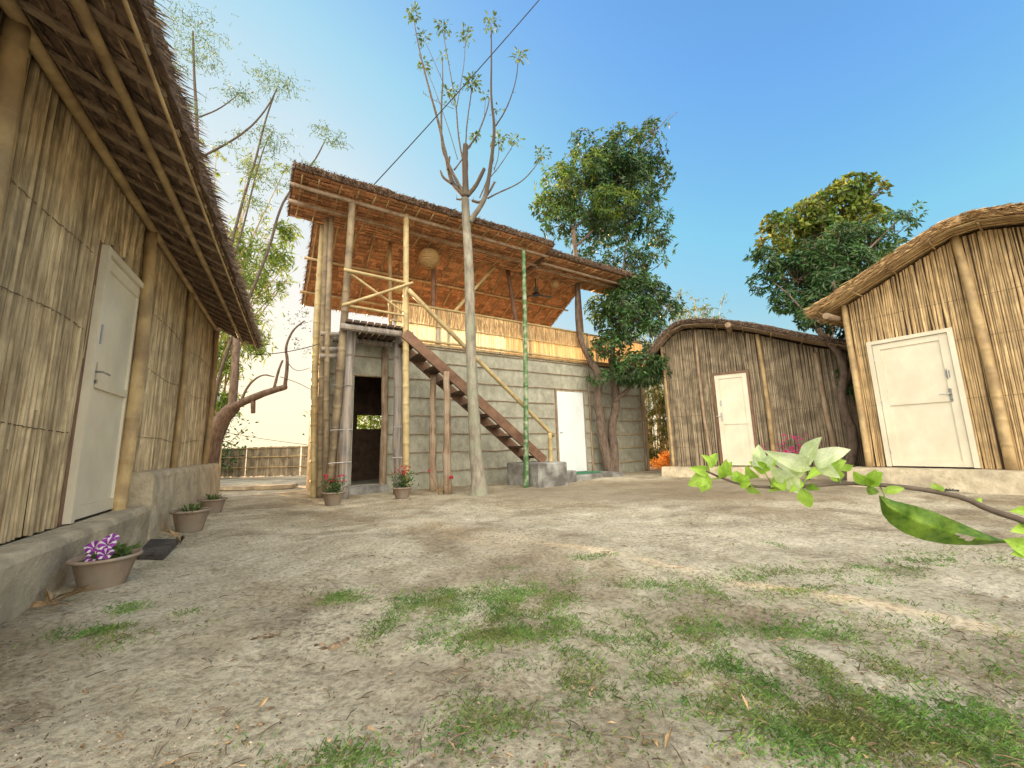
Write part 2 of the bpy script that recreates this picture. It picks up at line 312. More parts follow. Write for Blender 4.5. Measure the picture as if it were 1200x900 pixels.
# ------------------------------------------------------------------ ground
def gh(x, y):
    d = math.hypot(x, y)
    if d > 40: return 0.0
    k = 1.0 if d < 20 else (40 - d) / 20
    h = .030 * noise.noise(Vector((x * .7, y * .7, 3))) + .016 * noise.noise(Vector((x * 2.3, y * 2.3, 7)))
    if d < 9: h += .011 * noise.noise(Vector((x * 6, y * 6, 1))) + .006 * noise.noise(Vector((x * 19, y * 19, 5)))
    if d < 14: h -= .022 * max(0, noise.noise(Vector((x * 3.3, y * 3.3, 12))) - .18)
    return h * k
def make_ground():
    def axis(a, b, step, far):
        xs = list(np.arange(a, b, step)); st = step
        lo = a; hi = xs[-1]; left = []; right = []
        while hi < far: st *= 1.25; hi += st; right.append(hi)
        st = step
        while lo > -far: st *= 1.25; lo -= st; left.append(lo)
        return left[::-1] + xs + right
    xs = axis(-5.0, 6.5, .035, 700); ys = axis(.4, 6.5, .035, 700)
    nx, ny = len(xs), len(ys)
    v = [(x, y, gh(x, y)) for y in ys for x in xs]
    f = [(j * nx + i, j * nx + i + 1, (j + 1) * nx + i + 1, (j + 1) * nx + i) for j in range(ny - 1) for i in range(nx - 1)]
    me = bpy.data.meshes.new('ground'); me.from_pydata(v, [], f); me.polygons.foreach_set('use_smooth', [True] * len(f)); me.materials.append(ground_mat())
    o = bpy.data.objects.new('ground', me); sc.collection.objects.link(o); o['kind'] = 'structure'
make_ground()
def onG(px, py):
    p = G(px, py); p.z = gh(p.x, p.y); return p

# ------------------------------------------------------------------ building helpers
def reed_panel(mb, F, u0, u1, zb, zt, v=0.0, wd=.032, depth=.012, gap=.06, wig=.004, lean=.004, brk=.0):
    u = u0
    while u < u1:
        w_ = wd * rn(.6, 1.35); w_ = min(w_, max(u1 - u, .006))
        c = u + w_ / 2; b = zb(c) if callable(zb) else zb; t = zt(c) if callable(zt) else zt
        b += rn(0, .012); t -= rn(0, .012)
        if t - b > .04:
            if brk and rn() < brk: b += rn(0, (t - b) * .3)
            n = 8; ln = rn(-lean, lean) + .6 * lean * noise.noise(Vector((c * 2, 3, 0))); r = rn(); dd = depth * rn(.5, 1.5); hw = w_ / 2 * (1 - gap); off = rn(-.003, .004); vv = []
            for i in range(n):
                k = i / (n - 1); z = b + (t - b) * k; cc = c + ln * (k - .5) * 2 + rn(-wig, wig); o2 = off + rn(-.002, .002)
                vv += [F(cc - hw, v + o2 - .006, z), F(cc - hw * .86, v + o2 + dd * .5, z), F(cc - hw * .35, v + o2 + dd, z), F(cc + hw * .35, v + o2 + dd, z), F(cc + hw * .86, v + o2 + dd * .5, z), F(cc + hw, v + o2 - .006, z)]
            fs = [(i * 6 + k, i * 6 + k + 1, i * 6 + k + 7, i * 6 + k + 6) for i in range(n - 1) for k in range(5)]
            mb.add(vv, fs, r)
        u += w_
def split(u0, u1, zb, zt, holes):
    out = []; cur = u0
    for (a, b, c, d) in sorted(holes):
        if a > cur: out.append((cur, a, zb, zt))
        if c is not None: out.append((a, b, zb, c))
        out.append((a, b, d, zt)); cur = b
    out.append((cur, u1, zb, zt)); return out
def wall_reeds(F, u0, u1, zb, zt, v, holes, m_, parent, name='wall', side=1, **kw):
    mb = MB(); 
    for (a, b, c, d) in split(u0, u1, zb, zt, holes): reed_panel(mb, F, a, b, c, d, v, **kw)
    o = mb.build(name, m_, parent)
    bk = MB()
    for (a, b, c, d) in split(u0, u1, zb, zt, holes):
        n = max(1, int((b - a) / .25))
        for i in range(n):
            x0 = a + (b - a) * i / n; x1 = a + (b - a) * (i + 1) / n
            c0 = c(x0) if callable(c) else c; c1 = c(x1) if callable(c) else c; d0 = d(x0) if callable(d) else d; d1 = d(x1) if callable(d) else d
            bk.hexa([F(x0, v - .05, c0), F(x1, v - .05, c1), F(x1, v - .008, c1), F(x0, v - .008, c0), F(x0, v - .05, d0), F(x1, v - .05, d1), F(x1, v - .008, d1), F(x0, v - .008, d0)])
    bk.build('backing', M['dark'], o)  # dark sheet added behind the reeds: shade for the gaps, stops light leaking
    return o
def tie_lines(F, u0, u1, zs, v, parent, holes=(), sag=.02):
    for z in zs:
        cur = u0; segs = []
        for (a, b, c, d) in sorted(holes):
            if z < d: segs.append((cur, a)); cur = b
        segs.append((cur, u1))
        for (a, b) in segs:
            mb = MB(); n = max(2, int((b - a) / .05)); pts = []
            for i in range(n + 1):
                u = a + (b - a) * i / n; pts.append(F(u, v + .018 + (.004 if i % 2 else -.003), z + sag * noise.noise(Vector((u * 1.1, z * 5, 0))) + rn(-.002, .002)))
            mb.tube(pts, .0028, 4)
            mb.build('twine_line', M['rope'], parent)
def roof_pt(F, axis, c, e, z): return F(e, c, z) if axis == 'u' else F(c, e, z)
def thatch(F, axis, prof, e0, e1, th, parent, m_top, m_straw, name='roof', ns=60, dens=1.0, fringe=(1, 1, 1, 1), slen=.28, rough=.03, under=None, swd=.006, hang=0):
    """slab following prof [(across, z)] of its top side, extruded from e0 to e1; loose straw on top and along the edges"""
    prof = sorted(prof); c0, c1 = prof[0][0], prof[-1][0]; nc = max(14, int((c1 - c0) / .09)); mb = MB(); V = []
    zs = [interp(prof, c0 + (c1 - c0) * i / nc) for i in range(nc + 1)]
    for _ in range(2): zs = [zs[0]] + [(zs[i - 1] + 2 * zs[i] + zs[i + 1]) / 4 for i in range(1, nc)] + [zs[-1]]
    def Z(c):
        k = (c - c0) / (c1 - c0) * nc; i = min(nc - 1, max(0, int(k))); return zs[i] + (zs[i + 1] - zs[i]) * (k - i)
    for lay in (0, 1):
        for j in range(ns + 1):
            e = e0 + (e1 - e0) * j / ns
            for i in range(nc + 1):
                c = c0 + (c1 - c0) * i / nc; q = roof_pt(F, axis, c, e, 0); nz_ = noise.noise(Vector((q.x * 2.2, q.y * 2.2, 4 + lay * 9))); n2 = noise.noise(Vector((q.x * 9, q.y * 9, lay)))
                ed = .0
                if lay == 0: z = zs[i] + rough * nz_ + rough * .5 * n2
                else: z = zs[i] - th + .006 * n2
                cc = c + (.02 * n2 if i in (0, nc) else 0); ee = e + (.02 * n2 if j in (0, ns) else 0)
                V.append(roof_pt(F, axis, cc, ee, z))
    o = (ns + 1) * (nc + 1); W = nc + 1; fs = []
    for j in range(ns):
        for i in range(nc):
            a = j * W + i; fs.append((a, a + 1, a + W + 1, a + W)); fs.append((o + a, o + a + W, o + a + W + 1, o + a + 1))
    for j in range(ns):
        for i in (0, nc): a = j * W + i; fs.append((a, a + W, o + a + W, o + a))
    for i in range(nc):
        for j in (0, ns): a = j * W + i; fs.append((a, a + 1, o + a + 1, o + a))
    mb.v = [tuple(p) for p in V]; mb.f = fs; mb.r = [rn(.3, .7) for _ in fs]
    ro = mb.build(name, m_top, parent)
    st = MB(); area = (c1 - c0) * (e1 - e0)
    def strand(c, e, dc, de, drop, ln, zoff):
        p = roof_pt(F, axis, c, e, Z(c) + zoff); d = roof_pt(F, axis, c + dc, e + de, Z(max(c0, min(c1, c + dc))) + zoff) - p
        if d.length < 1e-5: return
        d.normalize(); d = (d + Vector((rn(-.25, .25), rn(-.25, .25), rn(-.12, .12) - drop))).normalized()
        x = d.orthogonal().normalized(); y = d.cross(x); a = rn(0, 6.28); x = (x * math.cos(a) + y * math.sin(a)) * swd * rn(.5, 1.3)
        q = p + d * ln * .6; r_ = q + (d + Vector((0, 0, -.25 * rn()))).normalized() * ln * .4
        st.add((p - x, p + x, q + x * .8, q - x * .8, r_ ), ((0, 1, 2, 3), (3, 2, 4)))
    ridge = max(range(nc + 1), key=lambda i: zs[i]); cr = c0 + (c1 - c0) * ridge / nc
    for _ in range(int(area * 150 * dens)):                                # loose straw over the top
        c = rn(c0, c1); e = rn(e0, e1); s_ = 1 if c > cr else -1; strand(c, e, s_ * .1, rn(-.05, .05), .02, slen * rn(.5, 1.2), rn(0, .02))
    if fringe[0]:
        for _ in range(int((e1 - e0) * 230 * dens * fringe[0])): strand(c0 + rn(0, .08), rn(e0, e1), -.1, rn(-.04, .04), .25, slen * rn(.3, .8), rn(-th, .015))
    if fringe[1]:
        for _ in range(int((e1 - e0) * 230 * dens * fringe[1])): strand(c1 - rn(0, .08), rn(e0, e1), .1, rn(-.04, .04), .25, slen * rn(.3, .8), rn(-th, .015))
    for sgn, e, fr in ((-1, e0, fringe[2]), (1, e1, fringe[3])):
        if fr:
            for _ in range(int((c1 - c0) * 300 * dens * fr)):
                c = rn(c0, c1); s_ = 1 if c > cr else -1
                if hang and rn() < .75: strand(c, e - sgn * rn(0, .05), s_ * rn(0, .05), sgn * .08, rn(.2, .9), slen * rn(.15, .5), rn(-th * .6, .015))
                else: strand(c, e - sgn * rn(0, .06), s_ * .1, sgn * rn(-.01, .09), .12, slen * rn(.25, .7), rn(-th, .015))
    st.build('loose_straw', m_straw, ro)
    return ro, Z
def under_rows(F, axis, Z, c0, c1, e0, e1, th, parent, m_, step=.09, seg=.22, name='thatch_layer', dz=.0):
    """the thatch bundles seen from below: short overlapping flaps in rows"""
    mb = MB(); c = c0
    while c < c1 - step:
        e = e0
        while e < e1:
            w_ = seg * rn(.25, 1.2); ee = min(e + w_, e1); z0 = Z(c) - th - .004 - rn(0, .006) - dz; z1 = Z(min(c + step * 1.25, c1)) - th - .022 - rn(0, .012) - dz
            a = roof_pt(F, axis, c, e, z0); b = roof_pt(F, axis, c, ee, z0); d = roof_pt(F, axis, min(c + step * 1.3, c1) + rn(-.012, .012), ee - .004, z1); g = roof_pt(F, axis, min(c + step * 1.3, c1) + rn(-.012, .012), e + .004, z1)
            mb.quad(a, b, d, g); e = ee
        c += step
    mb.build(name, m_, parent)
def hut_door(F, u0, u1, z0, z1, v, parent, m_frame, m_leaf, fw=.05, handle_u=None, mid=.5, panels=True, open_=0.0):
    fr = MB(); d = .03
    fr.fbox(F, u0 - fw, u0, v - .05, v + d, z0, z1 + fw); fr.fbox(F, u1, u1 + fw, v - .05, v + d, z0, z1 + fw); fr.fbox(F, u0 + .0005, u1 - .0005, v - .05, v + d, z1, z1 + fw - .001)
    fr.build('door_frame', m_frame, parent)
    lf = MB(); s_ = .085; zm = z0 + (z1 - z0) * mid; a0, a1 = u0 + .006, u1 - .006; b0, b1 = z0 + .008, z1 - .006; vb, vf = v - .03, v + .006
    lf.fbox(F, a0, a0 + s_, vb, vf, b0, b1, .5); lf.fbox(F, a1 - s_, a1, vb, vf, b0, b1, .5)
    for (p, q) in ((b0, b0 + s_), (zm - s_ * .35, zm + s_ * .35), (b1 - s_, b1)): lf.fbox(F, a0 + s_ + .0008, a1 - s_ - .0008, vb, vf - .001, p, q, .5)
    for (p, q) in ((b0 + s_ + .0008, zm - s_ * .35 - .0008), (zm + s_ * .35 + .0008, b1 - s_ - .0008)): lf.fbox(F, a0 + s_ + .0008, a1 - s_ - .0008, vb + .004, vf - .017, p, q, .5)
    dr = lf.build('door', m_leaf, parent)
    side = a1 if (handle_u or 0) < (a0 + a1) / 2 else a0
    for zz_ in (.12, .5, .88): hg = MB(); hg.tube([F(side, vf + .004, z0 + (z1 - z0) * zz_ - .045), F(side, vf + .004, z0 + (z1 - z0) * zz_ + .045)], .008, 8); hg.build('hinge', M['metal'], dr)
    if handle_u is not None:
        h = MB(); hu = handle_u; hz = z0 + (z1 - z0) * .53
        h.fbox(F, hu - .015, hu + .015, vf + .0005, vf + .008, hz - .09, hz + .09)
        h.tube([F(hu, vf + .008, hz + .02), F(hu, vf + .045, hz + .02), F(hu + .10, vf + .05, hz + .015)], .008, 8)
        h.tube([F(hu, vf + .008, hz - .05), F(hu, vf + .02, hz - .05)], .014, 10)
        h.build('handle', M['metal'], dr)
        b = MB(); b.tube([F(hu - .01, vf + .012, hz + .22), F(hu - .01, vf + .012, hz + .36)], .007, 8); b.fbox(F, hu - .03, hu + .01, vf + .0005, vf + .006, hz + .24, hz + .34); b.build('bolt', M['metal'], dr)
    return dr
def plinth(F, segs, parent, name='plinth', m_=None):
    """segs: (u0,u1,vback,vtop,vfoot,z) with a sloping worn front"""
    mb = MB()
    for (u0, u1, vb, vt, vf, z) in segs:
        nu = max(2, int((u1 - u0) / .12)); rows = []
        for i in range(nu + 1):
            u = u0 + (u1 - u0) * i / nu; r = []
            for (v, zz) in ((vb, -.15), (vb, z), (vt - .04, z), (vt - .012, z - .012), (vt, z - .045), (vt + (vf - vt) * .3, z * .5), (vf, -.15)):
                q = F(u, v, zz); n_ = noise.noise(Vector((q.x * 3, q.y * 3, zz * 3))) * .016 + noise.noise(Vector((q.x * 11, q.y * 11, zz * 8))) * .010
                if v > vb: q = q + F.n * n_ + Vector((0, 0, n_ * .4 if zz > 0 else 0))
                r.append(q)
            rows.append(r)
        n = len(rows[0]); V = [p for r in rows for p in r]
        fs = [(i * n + k, i * n + k + 1, (i + 1) * n + k + 1, (i + 1) * n + k) for i in range(nu) for k in range(n - 1)]
        fs += [tuple(range(n)), tuple(nu * n + k for k in range(n))[::-1]]
        mb.add(V, fs, .5)
    return mb.build(name, m_ or M['mud_p'], parent)

# ------------------------------------------------------------------ left hut (nearest)
def left_hut():
    t = thing('bamboo_hut', 'pale bamboo hut at the left edge under a dark thatch eave', 'hut', L(0, 0, 0))
    F = L; U0, U1 = -2.6, 4.6; DP = -3.6
    hole = [(-.05, .83, None, 2.24)]
    zb = lambda u: .30 if u < 1.0 else .58
    wall_reeds(F, U0, 1.0, .30, 2.8, 0, hole, M['reed_l'], t, wd=.028, depth=.016, wig=.004, lean=.045, gap=.16, brk=.10)
    wall_reeds(F, 1.0, U1, .58, 2.8, 0, [], M['reed_l'], t, wd=.028, depth=.016, wig=.004, lean=.03, gap=.16)
    tie_lines(F, U0, U1, (.62 + .3, 1.55, 2.1), 0, t, holes=[(-.1, .88, None, 2.3)], sag=.06)
    E = Frame(F(U1, 0, 0), -F.n, F.d)   # end wall
    wall_reeds(E, 0, -DP, .3, lambda u: 2.8 + .45 * min(u, -DP - u), 0, [], M['reed_l'], t)
    E2 = Frame(F(U0, 0, 0), -F.n, -F.d); wall_reeds(E2, 0, -DP, .3, lambda u: 2.8 + .45 * min(u, -DP - u), 0, [], M['reed_l'], t)
    bk = Frame(F(0, DP, 0), F.d, -F.n); wall_reeds(bk, U0, U1, .1, 2.8, 0, [], M['reed_l'], t, wd=.06)
    hut_door(F, 0.0, .79, .31, 2.18, .03, t, M['door'], M['door'], fw=.045, handle_u=.06)
    sl = MB(); sl.fbox(F, -.09, -.05, -.03, .02, .30, 2.24); sl.build('door_post', M['wood_red'], t)
    for (px0, py0, px1, py1, r) in ((6, 140, 14, 60, .05), (146, 560, 176, 275, .05), (208, 545, 220, 350, .038), (238, 547, 255, 395, .042)):
        mb = MB(); u0_, _ = F.px(px0, py0, .06); u1_, _ = F.px(px1, py1, .06)
        u_ = (u0_ + u1_) / 2
        mb.bamboo(F(u_ + .01, .055, .2 if u_ < 1.05 else .55), F(u_ - .01, .055, 2.74), r); mb.build('post', M['bamboo'], t, smooth=True)
    plinth(F, [(U0, 1.02, .03, .215, .19, .30)], t, 'doorstep')
    plinth(F, [(1.03, U1 + .05, -.02, .20, .22, .585)], t)
    fl = MB(); fl.fbox(F, U0, U1, DP, -.03, -.1, .28); fl.build('floor', M['mud_p'], t)
    k = .47; rv = -DP / 2
    prof = [(.66, 2.68), (0, 2.68 + .66 * k), (-rv, 2.68 + (rv + .66) * k), (DP - .5, 2.75)]
    ro, Z = thatch(F, 'u', prof, U0 - .35, 4.32, .13, t, M['thatch_d'], M['straw_d'], ns=80, dens=1.5, fringe=(0, 1.8, .4, 1.0), slen=.13, rough=.03, swd=.004)
    under_rows(F, 'u', Z, -.5, .66, U0 - .3, 4.30, .13, ro, M['thatch_d'], step=.10, seg=.16)
    for v_, r in ((.06, .035), (.42, .026), (.63, .009)):
        mb = MB(); mb.bamboo(F(U0 - .3, v_, Z(v_) - .13 - .075), F(4.34, v_, Z(v_) - .13 - .075), r, bend=.001, node=.36); mb.build('purlin', M['bamboo'], ro, smooth=True)
    u = U0 - .1
    while u < 4.25:
        mb = MB(); mb.beam(F(u, -.3, Z(-.3) - .16), F(u + rn(-.04, .04), .63, Z(.63) - .155), .05, .02); mb.build('rafter', M['timber_b'], ro); u += .27
    for v_ in np.arange(-.02, .64, .105):
        mb = MB(); mb.beam(F(U0 - .3, v_ , Z(v_) - .145), F(4.3, v_ + .02, Z(v_) - .145), .018, .008); mb.build('batten', M['bamboo'], ro)
    s = MB(); s.fbox(F, 4.48, 4.53, .10, .13, 1.62, 1.70); s.build('junction_box', M['door_w'], t)
left_hut()

# ------------------------------------------------------------------ gabled huts on the right
def gable_hut(F, label, u0, u1, prof, vback, zf, m_reed, m_top, m_straw, door, posts, th, vfront, door_m, frame_m, handle_u, plv, pz, ties, mid=.46, fw=.05, swd=.006):
    t = thing('bamboo_hut', label, 'hut', F(0, 0, 0))
    zt = lambda u: interp(prof, u) - th - .05
    hole = [(door[0] - fw, door[1] + fw, None, door[3] + fw)]
    wall_reeds(F, u0, u1, zf, zt, 0, hole, m_reed, t, wd=.026, depth=.014, wig=.003, lean=.014, gap=.07)
    tie_lines(F, u0, u1, ties, 0, t, holes=[(door[0] - .05, door[1] + .05, None, door[3] + .06)], sag=.02)
    for (uu, outd) in ((u0, -F.d), (u1, F.d)):
        S = Frame(F(uu, 0, 0), -F.n, outd); wall_reeds(S, .0, -vback, zf, zt(uu) - .01, 0, [], m_reed, t, wd=.04)
    B = Frame(F(0, vback, 0), F.d, -F.n); wall_reeds(B, u0, u1, zf, zt, 0, [], m_reed, t, wd=.05)
    hut_door(F, *door, .03, t, frame_m, door_m, fw=fw, handle_u=handle_u, mid=mid)
    for (u_, r, du, zt_, *pm_) in posts:
        mb = MB(); mb.bamboo(F(u_ - du, .05, zf - .05), F(u_ + du, .05, zt(u_) + zt_), r, node=.34); mb.build('post', M[pm_[0] if pm_ else 'bamboo'], t, smooth=True)
    plinth(F, [(u0 - .15, u1 + .15, -.02, plv, plv + .10, pz)], t)
    fl = MB(); fl.fbox(F, u0, u1, vback, -.05, -.1, zf - .02); fl.build('floor', M['mud_p'], t)
    ro, Z = thatch(F, 'v', prof, vback - .3, vfront, th, t, m_top, m_straw, ns=46, dens=1.8, fringe=(1.6, 1.6, .3, 4.5), slen=.24, rough=.012, swd=swd, hang=0 if F is RH else 1)
    c0, c1 = min(p[0] for p in prof), max(p[0] for p in prof)
    for e in (vfront - .02, vfront - .07, vfront - .13, vfront - .2, .12):            # sticks following the rake
        mb = MB(); n = 14; pts = [F(c0 + .02 + (c1 - c0 - .04) * i / n, e + rn(-.008, .008), Z(c0 + .02 + (c1 - c0 - .04) * i / n) - th - .018 - rn(0, .008)) for i in range(n + 1)]
        mb.tube(pts, .010, 6); mb.build('rafter', M['bamboo'] if F is RH else M['timber_b'], ro, smooth=True)
    for i in range(9):
        c = c0 + .08 + (c1 - c0 - .16) * i / 8
        mb = MB(); mb.bamboo(F(c, vback, Z(c) - th - .045), F(c, vfront - .03, Z(c) - th - .045), .014); mb.build('purlin', M['bamboo'], ro, smooth=True)
    return t, Z, ro
prof_r = [(-2.35, 2.70), (-1.9, 2.93), (-1.3, 3.25), (-.85, 3.45), (-.45, 3.575), (-.2, 3.57), (.21, 3.40), (.8, 3.13), (1.40, 2.86)]
tr_, Zr, ro_ = gable_hut(RH, 'golden reed hut at the right edge under thick straw thatch with wide cream door', -2.0, 1.13, prof_r, -3.4, .27, M['reed_r'], M['straw_g'], M['straw_g'],
    (.03, .84, .285, 2.13), [(1.10, .045, .0, .02), (-.25, .055, .03, .02), (-1.6, .05, 0, .02)], .11, .42, M['door'], M['door'], .11, .40, .27, (1.2, 2.0, 2.55), mid=.50, fw=.055)
mb = MB(); mb.tube([RH(1.18, -.4, 2.68), RH(1.2, .1, 2.66), RH(1.22, .46, 2.65)], [.05, .045, .05], 10, rough=.1); mb.build('log_beam', M['timber_b'], ro_)
prof_m = [(-2.0, 2.28), (-1.6, 2.46), (-1.16, 2.62), (-.18, 3.06), (.3, 3.22), (.65, 3.31), (.95, 3.36), (1.25, 3.37), (1.45, 3.22), (1.97, 2.68)]
tm_, Zm, rom_ = gable_hut(MH, 'small grey brown reed hut between the mud building and the golden hut', -1.66, 1.66, prof_m, -3.0, .2, M['reed_m'], M['thatch_d'], M['straw_d'],
    (.01, .62, .215, 2.13), [(1.62, .035, .02, 0), (.86, .032, .03, .0, 'timber_b'), (-.27, .045, .01, 0), (-1.22, .045, .05, -.1, 'timber_b')], .085, .42, M['door'], M['wood_red'], .55, .25, .2, (.62, 1.3, 2.1), mid=.46, fw=.04, swd=.005)
mb = MB(); mb.tube([MH(.22, -.4, 3.06), MH(.22, .62, 3.04)], [.05, .055], 12); mb.build('log_beam', M['timber_b'], rom_)

# ------------------------------------------------------------------ central two-storey building
def mud_wall(F, u0, u1, z0, z1, v0, v1, parent, holes=(), m_=None, name='wall'):
    """plastered wall with an uneven surface, built as a thin relief in front of solid boxes"""
    mb = MB()
    for (a, b, c, d) in split(u0, u1, z0, z1, holes):
        if c is None or d is None or d - c < .01: continue
        n = max(1, int((b - a) / .07)); k = max(1, int((d - c) / .07)); W = n + 1; V = []
        for j in range(k + 1):
            for i in range(n + 1):
                u = a + (b - a) * i / n; z = c + (d - c) * j / k; q = F(u, 0, z)
                rel = .014 * noise.noise(q * 2.3) + .007 * noise.noise(q * 8)
                V.append(F(u, v1 + rel, z))
        o = len(V)
        for (i, j) in ((0, 0), (n, 0), (n, k), (0, k)): V.append(F(a + (b - a) * i / n, v0, c + (d - c) * j / k))
        fs = [(j * W + i, j * W + i + 1, (j + 1) * W + i + 1, (j + 1) * W + i) for j in range(k) for i in range(n)]
        fs += [(o, o + 3, o + 2, o + 1)]
        fs += [tuple([i for i in range(n + 1)]) + (o + 1, o), tuple([k * W + i for i in range(n, -1, -1)]) + (o + 3, o + 2), tuple([j * W for j in range(k, -1, -1)]) + (o, o + 3), tuple([j * W + n for j in range(k + 1)]) + (o + 2, o + 1)]
        mb.add(V, fs, .5)
    return mb.build(name, m_ or M['mud'], parent)
def central():
    F = C; U0, U1, UM = -5.0, 3.15, 1.03; VB = -1.95; ZW = 2.74
    t = thing('mud_building', 'two storey mud walled bamboo building with orange thatch roof and mat parapet', 'house', F(0, 0, 0))
    dwh = (-4.50, -3.98, .14, 2.06); dr = (.0, .84, .1, 2.02)
    mud_wall(F, U0, UM, -.1, ZW, -.12, 0, t, holes=[dwh, dr])
    mud_wall(F, UM + .001, U1, -.1, ZW - .03, -.12, -.02, t)
    S = Frame(F(U1, 0, 0), -F.n, F.d); mud_wall(S, .03, -VB, -.1, ZW, -.12, 0, t)
    S2 = Frame(F(U0, 0, 0), -F.n, -F.d)
    wall_reeds(S2, .01, -VB, 0, ZW, .0, [], M['reed_r'], t, wd=.03)
    B = Frame(F(0, VB, 0), F.d, -F.n)
    # rear wall with the window seen through the doorway
    q1 = F.px(417, 503, VB); q2 = F.px(449, 487, VB)
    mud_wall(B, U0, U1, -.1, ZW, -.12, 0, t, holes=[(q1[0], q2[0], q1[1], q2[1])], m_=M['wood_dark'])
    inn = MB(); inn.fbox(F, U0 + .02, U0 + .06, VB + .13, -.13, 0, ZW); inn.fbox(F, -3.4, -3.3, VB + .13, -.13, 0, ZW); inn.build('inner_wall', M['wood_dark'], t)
    fl = MB(); fl.fbox(F, U0 + .05, U1 - .05, VB, -.13, -.1, .1); fl.build('ground_floor', M['mud'], t)
    st = MB(); st.fbox(F, -4.55, -3.9, -.1, .16, -.05, .13); st.build('door_sill', M['concrete'], t)
    # thin split bamboo rails tied over the plaster
    zs = (.30, .66, 1.01, 1.36, 1.70, 2.06, 2.41, 2.70)
    for z in zs:
        segs = [(U0, -4.56), (-3.94, UM)] if z < 2.06 else [(U0, UM)]
        if z < 2.06: segs = [(U0, -4.56), (-3.92, -.06), (.90, UM)]
        for (a, b) in segs:
            mb = MB(); n = max(2, int((b - a) / .3)); mb.tube([F(a + (b - a) * i / n, .018, z + .012 * noise.noise(Vector((i * .8, z * 7, 1)))) for i in range(n + 1)], .011, 6, rough=.1); mb.build('wall_rail', M['timber_b'], t)
    for z in zs:
        mb = MB(); n = 7; mb.tube([F(UM + .03 + (U1 - UM - .03) * i / n, .0, z - .02 - .03 * math.sin(i / n * 3.1) + .008 * rn()) for i in range(n + 1)], .012, 6, rough=.1); mb.build('wall_rail', M['bamboo'], t)
    for (u_, r, z1) in ((UM, .022, ZW), (2.95, .035, 2.5)):
        mb = MB(); mb.bamboo(F(u_, .035, 0), F(u_ + .01, .035, z1), r); mb.build('wall_post', M['timber_b'], t, smooth=True)
    # white door
    lf = MB(); lf.fbox(F, .02, .83, -.02, .03, .11, 2.0); d = lf.build('door', M['door_w'], t)
    h = MB(); h.tube([F(.06, .03, 1.02), F(.06, .06, 1.02), F(.13, .06, 1.02)], .007, 6); h.build('handle', M['metal'], d)
    fr = MB(); fr.fbox(F, -.03, .018, -.08, .035, .1, 2.03); fr.fbox(F, .832, .865, -.08, .035, .1, 2.03); fr.fbox(F, .02, .83, -.08, .034, 2.002, 2.035); fr.build('door_frame', M['timber_b'], t)
    # upper floor and landing over the porch
    fl = MB()
    u = U0
    while u < U1:
        fl.fbox(F, u, u + .135, VB, .04, ZW + .005, ZW + .045); u += .15
    fl.build('upper_floor', M['bamboo'], t)
    la = MB()
    for i in range(9): la.fbox(F, -4.82 + i * .108, -4.82 + i * .108 + .085, .045, 1.0, ZW - .02, ZW + .02)
    la.build('landing', M['wood_dark'], t)
    for v_ in (.12, .92):
        lb = MB(); lb.tube([F(-4.9, v_, ZW - .09), F(-3.75, v_, ZW - .09)], .055, 10, rough=.05); lb.build('landing_beam', M['timber'], t)
    # parapet of split bamboo mat, lit from behind
    for (a, b, mm_) in ((-3.84, -1.35, 'reed_w'), (-1.35, UM, 'reed_t')):
        pm = MB(); reed_panel(pm, F, a, b, ZW - .01, 3.52, .03, wd=.022, depth=.006, gap=.12, wig=.003); pm.build('parapet', M[mm_], t)
    pm = MB(); reed_panel(pm, F, -3.84, UM, lambda u: 3.17 + .05 * noise.noise(Vector((u * 9, 0, 0))) + rn(-.05, .02), 3.53, .045, wd=.018, depth=.006, gap=.3, wig=.004, lean=.01); pm.build('parapet_fringe', M['reed_r'], t)
    pm = MB(); reed_panel(pm, F, UM, U1, ZW - .01, 3.50, .03, wd=.022, depth=.006, gap=.16, wig=.003); pm.build('parapet', M['reed_t'], t)
    Sp = Frame(F(U1, 0, 0), -F.n, F.d); pm = MB(); reed_panel(pm, Sp, 0, -VB, ZW + .07, 3.4, 0, wd=.03, depth=.006, gap=.15); pm.build('parapet', M['reed_t'], t)
    for z, r in ((3.53, .024), (3.15, .017), (ZW + .08, .026)):
        mb = MB(); mb.bamboo(F(-3.9, .065, z), F(UM + .05, .065, z - .01), r, bend=.003); mb.build('parapet_rail', M['bamboo_y'], t, smooth=True)
        mb = MB(); mb.bamboo(F(UM, .06, z - .02), F(U1, .06, z - .02), r, bend=.003); mb.build('parapet_rail', M['bamboo'], t, smooth=True)
    # roof: top side profile across v (front +)
    Zt = lambda v_: 4.93 + .50 * v_
    prof = [(-2.05, Zt(-2.05) + .10), (.10, Zt(.1) + .10)]
    # main slope
    ro, Z = thatch(F, 'u', prof, -5.28, 1.15, .10, t, M['thatch_d'], M['straw'], ns=70, dens=.8, fringe=(.8, .1, 1, 1), slen=.2, rough=.03)
    under_rows(F, 'u', Z, -2.05, .08, -5.26, 1.13, .10, ro, M['thatch_o'], step=.085, seg=.2, dz=.0)
    for v_ in (-1.6, -.8, -.02):
        mb = MB(); mb.bamboo(F(-5.35, v_, Z(v_) - .19), F(1.2, v_, Z(v_) - .19), .028, bend=.002); mb.build('purlin', M['bamboo'], ro, smooth=True)
    u = -5.2
    while u < 1.15:
        mb = MB(); mb.bamboo(F(u, .06, Z(.06) - .135), F(u + rn(-.05, .05), -2.05, Z(-2.05) - .135), .019, bend=.004); mb.build('rafter', M['bamboo'], ro, smooth=True); u += .33
